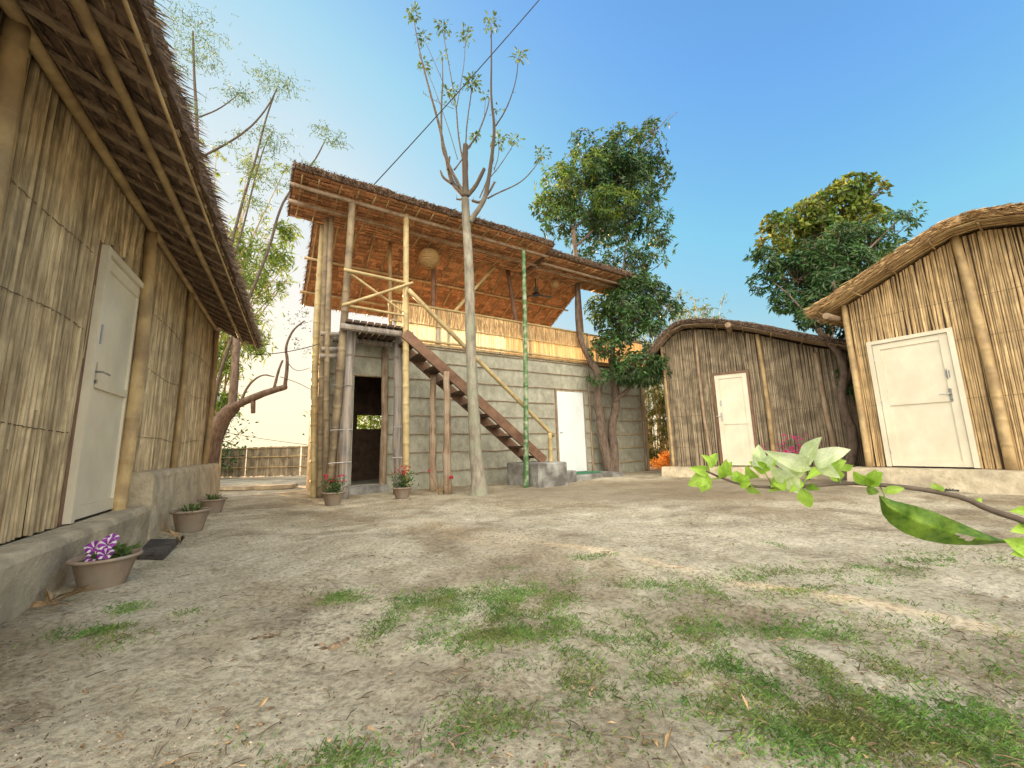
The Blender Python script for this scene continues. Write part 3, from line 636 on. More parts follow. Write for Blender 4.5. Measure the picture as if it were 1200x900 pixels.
    # front awning strip: left part reaches further out
    for (a, b, vo, zo, lab) in ((-5.68, -.88, 1.30, .0, 1), (-.86, 2.35, 1.08, -.04, 0)):
        pr = [(-.02, 4.90 + zo), (.65, 4.90 + zo), (vo, 4.95 + zo)]
        ra, Za = thatch(F, 'u', pr, a, b, .11, t, M['thatch_d'], M['straw_d'], name='awning_roof', ns=60, dens=2.2, fringe=(.2, 1.9, 1.2, .8), slen=.14, rough=.04)
        under_rows(F, 'u', Za, .0, vo, a + .02, b - .02, .11, ra, M['thatch_o'], step=.085, seg=.2)
        for v_, r in ((.62, .032), (vo - .26, .034)):
            mb = MB(); mb.bamboo(F(a - .02, v_, Za(v_) - .20), F(b + .02, v_, Za(v_) - .20), r, bend=.001); mb.build('awning_beam', M['timber_b'], ra, smooth=True)
        u = a + .12
        while u < b - .05:
            mb = MB(); mb.bamboo(F(u, .02, Za(.02) - .135), F(u + rn(-.03, .03), vo - .05, Za(vo - .05) - .145), .013, bend=.002); mb.build('rafter', M['bamboo_y'], ra, smooth=True); u += .26
    # posts of the upper floor standing behind the parapet
    for (xa, ya, xb, yb, vv, r, mm) in ((457, 275, 457, 372, -.15, .04, 'bamboo'), (508, 288, 508, 372, -.12, .05, 'wood_red'), (594, 311, 606, 385, -.1, .055, 'wood_red'), (676, 312, 682, 392, -.1, .05, 'wood_red')):
        u0_, z0_ = F.px(xb, yb, vv); u1_, z1_ = F.px(xa, ya, vv)
        mb = MB(); u_b = u0_; top = Zt(vv) - .06
        uu1 = u0_ + (u1_ - u0_) * (top - z0_) / max(.2, z1_ - z0_)
        uf = u0_ - (u1_ - u0_) * (z0_ - ZW - .04) / max(.2, z1_ - z0_)
        if mm == 'bamboo': mb.bamboo(F(uf, vv, ZW + .04), F(uu1, vv, top), r)
        else:
            pts = [F(uf + (uu1 - uf) * k / 6, vv, ZW + .04 + (top - ZW - .04) * k / 6) for k in range(7)]; mb.tube(pts, [r * (1.1 - .03 * k) for k in range(7)], 10, rough=.06)
        mb.build('upper_post', M[mm], t, smooth=True)
    a_ = F.px(586, 306, -.05); b_ = F.px(530, 368, -.05)
    mb = MB(); mb.bamboo(F(b_[0], -.05, b_[1]), F(a_[0], -.05, a_[1]), .035); mb.build('brace', M['bamboo_y'], t, smooth=True)
    for u_ in (-4.9, -3.2, -1.2, .9):
        mb = MB(); mb.bamboo(F(u_, VB + .05, ZW), F(u_, VB + .05, Zt(VB + .05) - .05), .04); mb.build('upper_post', M['bamboo'], t, smooth=True)
    # porch posts
    def post(xb, yb, xt, yt, v0, v1, r, mm, z0=0.0, nm='porch_post', rough=.09, n=14):
        ub, zb_ = F.px(xb, yb, v0); ut, zt_ = F.px(xt, yt, v1); k = (zb_ - z0) / (zt_ - zb_); a = F(ub - (ut - ub) * k, v0 - (v1 - v0) * k, z0 - .04); b = F(ut, v1, zt_); mb = MB()
        if mm.startswith('bamboo'): mb.bamboo(a, b, r, node=.30)
        else:
            ph = rn(0, 9); pts = [a.lerp(b, i / n) + Vector((noise.noise(Vector((i * .35, ph, 0))), noise.noise(Vector((i * .35, ph, 5))), 0)) * .03 for i in range(n + 1)]
            mb.tube(pts, [r * (1.08 - .16 * i / n + .10 * noise.noise(Vector((i * .6, ph, 9)))) for i in range(n + 1)], 14, rough=rough * .5)
        return mb.build(nm, M[mm], t, smooth=True)
    post(402, 560, 411, 380, .62, .62, .085, 'timber')
    post(466, 555, 466, 383, .62, .62, .075, 'timber')
    post(387, 560, 413, 238, .45, 1.02, .062, 'bamboo_o')
    post(476, 552, 476, 252, .97, 1.02, .055, 'bamboo_y')
    post(450, 560, 452, 405, .09, .09, .06, 'timber_b')
    post(376, 560, 384, 245, .10, .25, .06, 'bamboo_o')
    post(383, 565, 389, 250, .25, .35, .05, 'bamboo_o')
    post(369, 565, 379, 262, -.1, -.1, .06, 'bamboo_y')
    post(394, 565, 396, 390, .1, .1, .03, 'timber_b')
    # short logs and lashings at the top of the porch
    for (x, y) in ((385, 392), (386, 410), (384, 418)):
        u_, z_ = F.px(x, y, .3); mb = MB(); mb.tube([F(u_ - .12, .3, z_), F(u_ + .28, .34, z_ + .02)], .04, 10, rough=.06); mb.build('cross_log', M['timber'], t)
    mb = MB(); pts = []
    for i in range(15):
        z = .3 + i * .15; pts.append(F(-5.06 + (.0 if i % 2 else .12), (.16 if i % 2 == 0 else -.25), z))
    mb.tube(pts, .014, 6); mb.build('rope_lacing', M['rope'], t)
    # wire lashings on grey posts
    for z in (.55, 1.05, 1.75, 2.25):
        mb = MB(); u_, _ = F.px(406, 450, .62); mb.tube([F(u_ - .22, .70, z), F(u_ + .1, .72, z + .01)], .005, 5)
        u_, _ = F.px(468, 450, .7); mb.tube([F(u_ - .1, .70, z + .05), F(u_ + .10, .80, z + .05)], .005, 5); mb.build('wire_lashing', M['metal'], t)
    # lattice guard between the porch poles
    def bar(x0, y0, x1, y1, v_, r=.028, nm='lattice_bar'):
        a = F.px(x0, y0, v_); b = F.px(x1, y1, v_); mb = MB(); mb.bamboo(F(a[0], v_, a[1]), F(b[0], v_, b[1]), r, bend=.004); mb.build(nm, M['bamboo_y'], t, smooth=True)
    bar(403, 316, 483, 333, 1.06); bar(402, 357, 480, 371, 1.06, .022); bar(406, 317, 478, 370, 1.02, .02); bar(401, 358, 484, 331, 1.10, .024)
    return t
central()

def staircase():
    F = C; t = thing('wooden_staircase', 'open wooden staircase with dark treads and bamboo handrail climbing to the upper floor', 'stairs', F(-1.2, 1.1, .4))
    ua, za, ub, zb_ = -3.95, 2.62, -1.2, .44
    for v_ in (.55, 1.1):
        mb = MB(); mb.beam(F(ua, v_, za), F(ub, v_, zb_), .045, .17); mb.build('stringer', M['wood_red'], t)
    n = 11
    for i in range(n):
        k = (i + .6) / n; u = ua + (ub - ua) * k; z = za + (zb_ - za) * k
        mb = MB(); mb.fbox(F, u - .13, u + .13, .575, 1.075, z - .02, z + .02); mb.build('tread', M['wood_dark'], t)
    a = F.px(478, 340, 1.12); b = F.px(648, 511, 1.12)
    mb = MB(); mb.bamboo(F(a[0], 1.14, a[1]), F(b[0], 1.14, b[1]), .042, bend=.004); mb.build('handrail', M['bamboo_y'], t, smooth=True)
    c = F.px(645, 530, 1.14); mb = MB(); mb.bamboo(F(c[0], 1.14, .40), F(c[0], 1.14, b[1] + .06), .05, node=.2); mb.build('newel_post', M['bamboo_y'], t, smooth=True)
    for (x, v_, zt_) in ((507, .58, 1.62), (524, 1.14, 1.82)):
        u_, _ = F.px(x, 520, v_); zs_ = za + (zb_ - za) * (u_ - ua) / (ub - ua) - .02; mb = MB(); ph = rn(0, 9)
        pts = [F(u_ + .035 * noise.noise(Vector((i * .4, ph, 0))), v_, -.05 + (zs_ + .05) * i / 12) for i in range(13)]
        mb.tube(pts, [.072 - .02 * i / 12 + .012 * noise.noise(Vector((i * .9, ph, 3))) for i in range(13)], 12, rough=.05); mb.build('support_post', M['timber_b'], t, smooth=True)
staircase()

def rough_block(name, corners, z0, z1, m_, label, cat, n=8, rnd_=.012):
    """corners: four ground points; slightly uneven block with worn edges"""
    mb = MB(); c = [Vector((p.x, p.y, 0)) for p in corners]; nz = max(2, int((z1 - z0) / .06)); loop = []
    for i in range(4):
        for k in range(n): loop.append(c[i].lerp(c[(i + 1) % 4], k / n))
    cen = sum(c, Vector()) / 4; V = []; rings = []
    lv = [(z0 + (z1 - z0 - .02) * j / nz, 1) for j in range(nz + 1)] + [(z1, .965), (z1 + .002, .6), (z1 + .003, .2)]
    for (z, s_) in lv:
        for p in loop:
            q = cen + (p - cen) * s_; q.z = z; d = (q - cen); d.z = 0
            nn = noise.noise(q * 5) * rnd_ + noise.noise(q * 16) * rnd_ * .4
            V.append(q + d.normalized() * nn + Vector((0, 0, nn * .5)))
    m_n = len(loop)
    fs = [(j * m_n + k, j * m_n + (k + 1) % m_n, (j + 1) * m_n + (k + 1) % m_n, (j + 1) * m_n + k) for j in range(len(lv) - 1) for k in range(m_n)]
    fs.append(tuple((len(lv) - 1) * m_n + k for k in range(m_n)))
    mb.add(V, fs, .5); o = mb.build(name, m_); tag(o, label, cat); return o
rough_block('concrete_block', [C(-1.72, .55, 0), C(-1.66, 1.52, 0), C(-.95, 1.45, 0), C(-.98, .5, 0)], -.05, .42, M['concrete'], 'dark stained concrete block at the foot of the wooden stairs', 'block')
rough_block('concrete_step', [C(-.94, .5, 0), C(-.92, 1.15, 0), C(-.42, 1.1, 0), C(-.45, .45, 0)], -.05, .22, M['concrete'], 'low rounded concrete step between the stair block and the door slab', 'step')
rough_block('concrete_slab', [C(-.40, .10, 0), C(-.38, .92, 0), C(1.12, .90, 0), C(1.15, .12, 0)], -.05, .10, M['concrete'], 'flat grey concrete slab in front of the plain white door', 'slab')
mb = MB(); mb.fbox(C, -.3, .75, .30, .66, .106, .118); o = mb.build('door_mat', M['green_mat']); tag(o, 'green mat lying on the concrete slab by the white door', 'mat')

mb = MB(); a = C.px(617, 570, 1.35); b_ = C.px(615, 292, 1.2)
mb.bamboo(C(a[0], 1.33, -.04), C(b_[0], 1.15, b_[1]), .05, node=.36, bend=.006, taper=.8); o = mb.build('bamboo_pole', M['bamboo_g'], smooth=True)
tag(o, 'tall mottled green bamboo pole propping the roof in front of the staircase', 'pole')

# hanging lamps and ceiling fan under the roof
def lamp(px, py, v_, r, label):
    u_, z_ = C.px(px, py, v_); c = C(u_, v_, z_); t = thing('hanging_lamp', label, 'lamp', c + Vector((0, 0, -r)), 'woven globe lampshades under the upper roof'); mb = MB(); n = 16; k = 12
    for j in range(k + 1):
        th = math.pi * (.08 + .84 * j / k)
        mb.tube([c + Vector((math.sin(th) * math.cos(2 * math.pi * i / n) * r, math.sin(th) * math.sin(2 * math.pi * i / n) * r, math.cos(th) * r * .95)) for i in range(n + 1)], .012 * r / .2, 5)
    V = []; fs = []
    for j in range(k + 1):
        th = math.pi * (.07 + .86 * j / k)
        for i in range(n): V.append(c + Vector((math.sin(th) * math.cos(2 * math.pi * i / n), math.sin(th) * math.sin(2 * math.pi * i / n), math.cos(th) * .95)) * (r * .985))
    fs = [(j * n + i, j * n + (i + 1) % n, (j + 1) * n + (i + 1) % n, (j + 1) * n + i) for j in range(k) for i in range(n)]
    mb.add(V, fs, .5)
    mb.build('lampshade', M['wicker'], t, smooth=True)
    zr = 4.93 + .5 * v_ - .1 if v_ < 0 else 4.80
    cb = MB(); cb.tube([c + Vector((0, 0, r * .9)), Vector((c.x, c.y, max(zr, c.z + r + .02)))], .006, 5); cb.build('cord', M['cable'], t)
lamp(503, 303, .2, .20, 'large woven globe lampshade under the left part of the upper roof')
lamp(650, 333, .2, .10, 'small woven globe lampshade under the right part of the upper roof')
lamp(467, 339, -.4, .10, 'small woven globe lampshade seen behind the lattice above the porch')
def fan():
    u_, z_ = C.px(628, 345, .0); c = C(u_, .0, z_); t = thing('ceiling_fan', 'small black ceiling fan hanging under the right half of the upper roof', 'fan', c)
    mb = MB(); mb.tube([c + Vector((0, 0, .06)), c + Vector((0, 0, .46))], .012, 8); mb.build('rod', M['cable'], t)
    mb = MB(); mb.tube([c + Vector((0, 0, z)) for z in (-.05, -.04, .03, .05)], [.04, .08, .08, .03], 12); mb.build('motor', M['cable'], t)
    for i in range(3):
        a = i * 2.094 + .5; d = Vector((math.cos(a), math.sin(a), 0)); mb = MB(); mb.beam(c + d * .08, c + d * .45, .09, .008); mb.build('blade', M['cable'], t)
fan()

# ------------------------------------------------------------------ far bamboo fence and slabs in the gap
def fence():
    A = Vector((-15.5, 14.0, 0)); B = Vector((-3.2, 12.2, 0)); F = Frame((A.x, A.y), (B - A).to_2d(), (0, -1)); Ln = (B - A).length
    t = thing('bamboo_fence', 'low bamboo fence across the gap behind the left hut', 'fence', A)
    mb = MB(); 
    u = 0
    while u < Ln:
        w_ = rn(.025, .07); top = .93 + .025 * noise.noise(Vector((u, 0, 0))) + rn(-.012, .012); b = rn(-.02, .04)
        if rn() < .985: mb.fbox(F, u, u + w_ * .995, -.008, .008, b, top)
        u += w_ + (rn(.0, .02) if rn() < .14 else .0005)
    mb.build('slat_panel', M['reed_m'], t)
    for z in (.3, .62, .9):
        mb = MB(); mb.bamboo(F(0, .025, z), F(Ln, .025, z), .016, bend=.0005); mb.build('rail', M['bamboo'], t, smooth=True)
    for i in range(9):
        mb = MB(); mb.bamboo(F(i * Ln / 8, -.03, -.1), F(i * Ln / 8, -.03, .96), .03); mb.build('post', M['bamboo'], t, smooth=True)
fence()
def plank(a, b, wd, label):
    mb = MB(); mb.beam(a, b, wd, .07); o = mb.build('concrete_kerb', M['mud_p']); tag(o, label, 'kerb')
p0 = G(238, 571, .05); p1 = G(300, 571, .05); p2 = G(303, 571, .05); p3 = G(346, 569, .05)
plank(p0, p1, .5, 'long flat slab across the gap beside the left hut'); plank(p2, p3, .45, 'shorter flat slab across the gap beside the mud building corner')

# ------------------------------------------------------------------ trees
def crop_fn(x0, y0, k): return lambda x, y: (x0 + x * k, y0 + y * k)
def smooth_pts(pts, n=3):
    for _ in range(n - 1 if n < 3 else 2):
        q = [pts[0]]
        for a, b in zip(pts, pts[1:]): q += [a.lerp(b, .25), a.lerp(b, .75)]
        q.append(pts[-1]); pts = q
    return pts
def limb(mb, pix, Y0, Y1, r0, r1, seg=8, rough=.08, sm=True):
    n = len(pix); pts = [PY(p[0], p[1], Y0 + (Y1 - Y0) * i / max(1, n - 1)) for i, p in enumerate(pix)]
    if sm: pts = smooth_pts(pts)
    k = len(pts); mb.tube(pts, [r0 + (r1 - r0) * i / (k - 1) for i in range(k)], seg, rough=rough); return pts
def tuft(mb, c, rad, n, L_, W_, droop=.3):
    for _ in range(n):
        d = Vector((rn(-1, 1), rn(-1, 1), rn(-.7, 1))).normalized(); p = c + d * rad * rn(.1, .9)
        mb.leaf(p, d + Vector((0, 0, -droop)) + Vector((rn(-.4, .4), rn(-.4, .4), rn(-.4, .2))), L_ * rn(.6, 1.2), W_ * rn(.7, 1.2))
def bare_tree():
    t = thing('pruned_tree', 'tall thin pruned tree with almost bare branches before the staircase', 'tree', PY(561, 580, 6.38) * 1.0); q = crop_fn(460, 0, .3112)
    Y = 6.38; mb = MB(); t.location.z = 0
    base = PY(561, 580, Y)
    pts = [Vector((base.x, base.y, -.08))] + [PY(x, y, Y) for x, y in ((561, 562), (558, 540), (556, 500), (553, 440), (551, 380), (550, 320), (547, 270), (545, 233))]
    pts = smooth_pts(pts); n = len(pts); rad = []
    for i in range(n):
        k = i / (n - 1); rad.append(.125 * math.exp(-k * 14) + .112 - .045 * k)
    mb.tube(pts, rad, 16, rough=.06); tkb = mb
    lb = MB()
    br = [([(268, 735), (222, 690), (208, 620), (190, 540), (178, 480), (150, 380), (118, 260), (95, 160), (78, 60)], .045, .006, .4, 30),
          ([(272, 735), (235, 670), (208, 610), (185, 560), (183, 400), (190, 300), (187, 215)], .035, .005, -.2, 5),
          ([(275, 740), (272, 600), (275, 545)], .06, .045, 0, 0), ([(266, 610), (252, 540), (245, 480), (240, 400), (215, 260), (188, 110)], .018, .006, .3, 26),
          ([(275, 560), (280, 460), (297, 350), (297, 320)], .014, .005, -.3, 44), ([(240, 410), (255, 330), (270, 240), (275, 140)], .009, .005, .2, 26),
          ([(282, 560), (320, 510), (355, 420), (365, 370)], .018, .008, .2, 0), ([(290, 835), (345, 760), (360, 690), (378, 560), (385, 470), (370, 380), (373, 200), (371, 95)], .05, .006, -.4, 24),
          ([(388, 475), (430, 410), (465, 310), (474, 220)], .014, .005, -.6, 16), ([(358, 747), (400, 725), (480, 690), (530, 640), (560, 590)], .016, .006, .5, 26),
          ([(370, 665), (400, 630), (440, 570), (460, 535)], .010, .004, .2, 18), ([(382, 640), (400, 590), (400, 535)], .009, .005, 0, 22),
          ([(283, 735), (315, 700), (345, 635)], .042, .030, 0, 0), ([(262, 752), (240, 750)], .02, .012, 0, 0), ([(300, 755), (330, 765), (358, 735), (385, 685)], .026, .018, 0, 0),
          ([(222, 690), (190, 670), (180, 642)], .03, .014, 0, 0), ([(208, 640), (215, 590)], .026, .016, 0, 0), ([(232, 640), (262, 600)], .016, .01, 0, 0),
          ([(245, 600), (210, 480), (150, 310), (118, 250)], .008, .004, .5, 20), ([(225, 395), (190, 310), (130, 170), (115, 150)], .007, .004, .4, 20), ([(230, 410), (170, 385), (115, 352)], .006, .003, .2, 0),
          ([(380, 600), (352, 690), (328, 745)], .012, .01, 0, 0), ([(365, 435), (400, 418)], .005, .003, 0, 3), ([(345, 450), (350, 370)], .005, .003, 0, 5), ([(290, 560), (310, 520)], .006, .004, 0, 14), ([(232, 400), (222, 360)], .006, .004, 0, 22)]
    lf = MB()
    for pix, r0, r1, dy, nl in br:
        pts = limb(tkb if r0 >= .04 and r0 != .045 else lb, [q(*p) for p in pix], Y, Y + dy, r0, r1, 8, .1)
        if r0 < .03:
            for _ in range(len(pts) // 3):
                p = random.choice(pts); lb.tube([p, p + Vector((rn(-.06, .06), rn(-.06, .06), rn(0, .07)))], [.005, .002], 4)
        if nl: tuft(lf, pts[-1] + Vector((0, 0, .04)), .17 if nl > 15 else .09, int(nl * 2.6), .085, .038)
    tkb.build('trunk', M['bark_l'], t, smooth=True); lb.build('branches', M['twig'], t, smooth=True); lf.build('foliage', M['leaf_p'], t)
bare_tree()
def crown(lf, lb, blobs, n, L_, W_, droop, start=None, whorl=8, br=.012):
    """whorls of leaves through the volume of the blobs (centre, radii), denser near their outside"""
    tot = sum(b[1].x * b[1].y * b[1].z for b in blobs)
    for c, rr in blobs:
        k = int(n * (rr.x * rr.y * rr.z) / tot)
        for _ in range(k):
            d = Vector((random.gauss(0, 1), random.gauss(0, 1), random.gauss(0, 1))).normalized(); s_ = rn(.15, 1) ** .45
            p = c + Vector((d.x * rr.x, d.y * rr.y, d.z * rr.z)) * s_
            if noise.noise(p * 1.7) < -.30: continue
            sh = rn()
            ax = (d + Vector((0, 0, .3))).normalized()
            for i in range(whorl):
                a = 6.283 * i / whorl + rn(-.3, .3); x = ax.orthogonal().normalized(); y = ax.cross(x); dd = x * math.cos(a) + y * math.sin(a) + ax * rn(.0, .6) + Vector((0, 0, -droop * rn(.3, 1.2)))
                lf.leaf(p + dd * .02, dd, L_ * rn(.65, 1.15), W_ * rn(.8, 1.2), rnd=min(1, max(0, sh + rn(-.25, .25))))
            if lb is not None and rn() < .3: lb.tube([p, p - ax * rn(.15, .4) + Vector((0, 0, -.1))], [.004, br], 4)
def mango():
    base = C(1.45, .38, 0); t = thing('mango_tree', 'dark leafy tree with twin crooked trunks before the right end of the mud building', 'tree', base); Y = base.y - .05
    tb = MB(); lb = MB(); lf = MB()
    def PP(x, y, dy=0): return PY(x, y, Y + dy)
    for pix, r0, r1, d0, d1 in (([(716, 560), (712, 540), (705, 510), (704, 485), (699, 470), (703, 440), (690, 420)], .13, .085, 0, -.15), ([(720, 560), (720, 530), (716, 500), (722, 480), (721, 450), (716, 420)], .12, .08, .0, .1),
                        ([(690, 420), (680, 400), (676, 370), (677, 330), (675, 300), (672, 270)], .07, .05, -.15, -.3), ([(720, 470), (735, 458), (748, 440), (760, 425)], .055, .03, 0, -.3), ([(716, 425), (722, 390), (735, 360), (730, 320)], .06, .035, .1, .1)):
        n = len(pix); pts = smooth_pts([PY(p[0], p[1], Y + d0 + (d1 - d0) * i / (n - 1)) for i, p in enumerate(pix)]); k = len(pts)
        if r0 > .1: pts[0].z = -.08
        tb.tube(pts, [r0 + (r1 - r0) * i / (k - 1) for i in range(k)], 12, rough=.09)
    tb.build('trunk', M['bark_d'], t, smooth=True)
    for pix in ([(672, 270), (660, 240), (645, 215)], [(672, 270), (680, 230), (700, 190), (715, 160)], [(730, 320), (735, 270), (740, 220), (760, 170)], [(674, 290), (700, 265), (730, 240), (770, 235)], [(672, 270), (700, 240), (740, 190), (785, 135)], [(735, 360), (765, 350), (785, 360)]):
        limb(lb, pix, Y - .2, Y + rn(-.5, .5), .03, .008, 6, .1)
    S = Y / FPX
    def blob(x, y, rx, ry, dy=0, rz=None): return (PP(x, y, dy), Vector((rx * S, (rz or rx * .8) * S, ry * S)))
    bl = [blob(705, 195, 52, 42), blob(745, 180, 38, 38, -.3), blob(765, 150, 18, 18, -.2), blob(660, 225, 36, 36, -.2), blob(640, 245, 22, 20, -.3), blob(720, 245, 55, 42, -.2), blob(765, 255, 28, 38, -.2), blob(690, 270, 40, 20, .2),
          blob(735, 305, 30, 24, -.2), blob(685, 165, 22, 18, .2), blob(785, 138, 8, 6, -.3), blob(762, 200, 30, 30, 0), blob(700, 225, 55, 40, .2), blob(720, 210, 50, 45, -.1), blob(700, 300, 34, 18, .1), blob(755, 310, 30, 22, -.1), blob(775, 285, 16, 18, -.2), blob(655, 260, 26, 18, -.1)]
    bl2 = [blob(735, 370, 40, 32, -.2), blob(765, 395, 28, 26, -.4), blob(715, 405, 24, 18, -.4), blob(750, 430, 36, 20, -.5), blob(705, 440, 18, 10, -.4), blob(780, 360, 20, 16, 0), blob(745, 345, 42, 22, 0)]
    crown(lf, lb, bl, 2300, .17, .046, .7); crown(lf, lb, bl2, 1100, .17, .046, .8)
    lf.build('foliage', M['leaf_m'], t)
    ly = MB(); crown(ly, None, [blob(655, 215, 30, 24, -.5), blob(720, 235, 30, 18, -.8), blob(690, 190, 26, 20, -.5), blob(645, 240, 24, 18, -.4), blob(735, 160, 24, 16, -.4)], 230, .16, .042, .6); crown(ly, None, [blob(700, 360, 16, 20, .5)], 50, .16, .042, .7); ly.build('young_highlight_foliage', M['leaf_y'], t)  # young leaves, made plentiful to put pale highlights into the dark crown's colour
    lb.build('branches', M['bark_d'], t, smooth=True)
mango()
def right_trees():
    b = MH(-1.25, .42, 0); t = thing('mango_tree', 'dark leafy tree with a slim crooked trunk in the gap between the two right huts', 'tree', b); tb = MB(); lb = MB(); lf = MB(); Y = b.y
    pts = smooth_pts([Vector((b.x, b.y, -.05))] + [PY(x, y, Y) for x, y in ((1000, 530), (999, 505), (990, 485), (985, 462), (990, 440), (985, 415), (968, 398), (958, 385))]); k = len(pts)
    tb.tube(pts, [.085 - .035 * i / (k - 1) for i in range(k)], 12, rough=.08)
    pts = smooth_pts([PY(x, y, Y) for x, y in ((989, 450), (1000, 430), (998, 400), (985, 360), (975, 330))]); k = len(pts); tb.tube(pts, [.055 - .02 * i / (k - 1) for i in range(k)], 10, rough=.08)
    tb.build('trunk', M['bark_d'], t, smooth=True)
    Y2 = Y + .6; S = Y2 / FPX
    def blob(x, y, rx, ry, dy=0): return (PY(x, y, Y2 + dy), Vector((rx * S, rx * .75 * S, ry * S)))
    for pix in ([(975, 330), (950, 310), (920, 300)], [(975, 330), (980, 290), (990, 260)], [(975, 335), (1010, 300), (1050, 260), (1070, 245)], [(985, 360), (960, 345), (930, 340)], [(958, 385), (925, 345), (905, 330)]): limb(lb, pix, Y + .1, Y2, .028, .007, 6)
    bl = [blob(935, 320, 38, 26), blob(900, 305, 20, 20), blob(975, 310, 45, 30), blob(1010, 290, 40, 28), blob(1045, 265, 26, 20), blob(1070, 245, 16, 9), blob(960, 355, 32, 20, -.2), blob(985, 385, 22, 22, -.4), blob(925, 350, 22, 18), blob(875, 296, 8, 5), blob(890, 330, 14, 14), blob(1000, 440, 14, 24, -.5), blob(975, 335, 34, 22, -.3), blob(955, 300, 30, 22, -.2), blob(1000, 310, 30, 24, -.3), blob(960, 370, 26, 14, -.5), blob(990, 275, 26, 16, -.1)]
    crown(lf, lb, bl, 1900, .15, .042, .7); lf.build('foliage', M['leaf_m'], t); lb.build('branches', M['bark_d'], t, smooth=True)
    c = Vector((7.9, 10.2, 0)); t2 = thing('broadleaf_tree', 'round leaved tree with olive and golden leaves rising behind the two right huts', 'tree', c); tb = MB(); lf = MB(); lb = MB(); Y3 = 9.2; S = Y3 / FPX
    top = PY(975, 290, Y3); pts = smooth_pts([Vector((c.x, c.y, -.05)), Vector((c.x - .1, c.y, 1.5)), top.lerp(c, .4), top]); k = len(pts); tb.tube(pts, [.13 - .07 * i / (k - 1) for i in range(k)], 12, rough=.08); tb.build('trunk', M['bark_d'], t2, smooth=True)
    def b3(x, y, rx, ry, dy=0): return (PY(x, y, Y3 + dy), Vector((rx * S, rx * .75 * S, ry * S)))
    for pix in ([(975, 290), (950, 270), (920, 265)], [(975, 290), (985, 250), (990, 220)], [(980, 270), (1010, 240), (1035, 220)]): limb(lb, pix, Y3, Y3, .035, .008, 6)
    bl = [b3(915, 265, 24, 18), b3(945, 255, 30, 22), b3(980, 240, 36, 28), b3(1000, 218, 24, 14), b3(1025, 225, 16, 14), b3(905, 285, 20, 18), b3(960, 280, 40, 25), b3(1010, 255, 26, 22)]
    crown(lf, lb, bl, 650, .17, .10, .1, whorl=6); lf.build('foliage', M['leaf_g'], t2); lb.build('branches', M['bark_d'], t2, smooth=True)
right_trees()
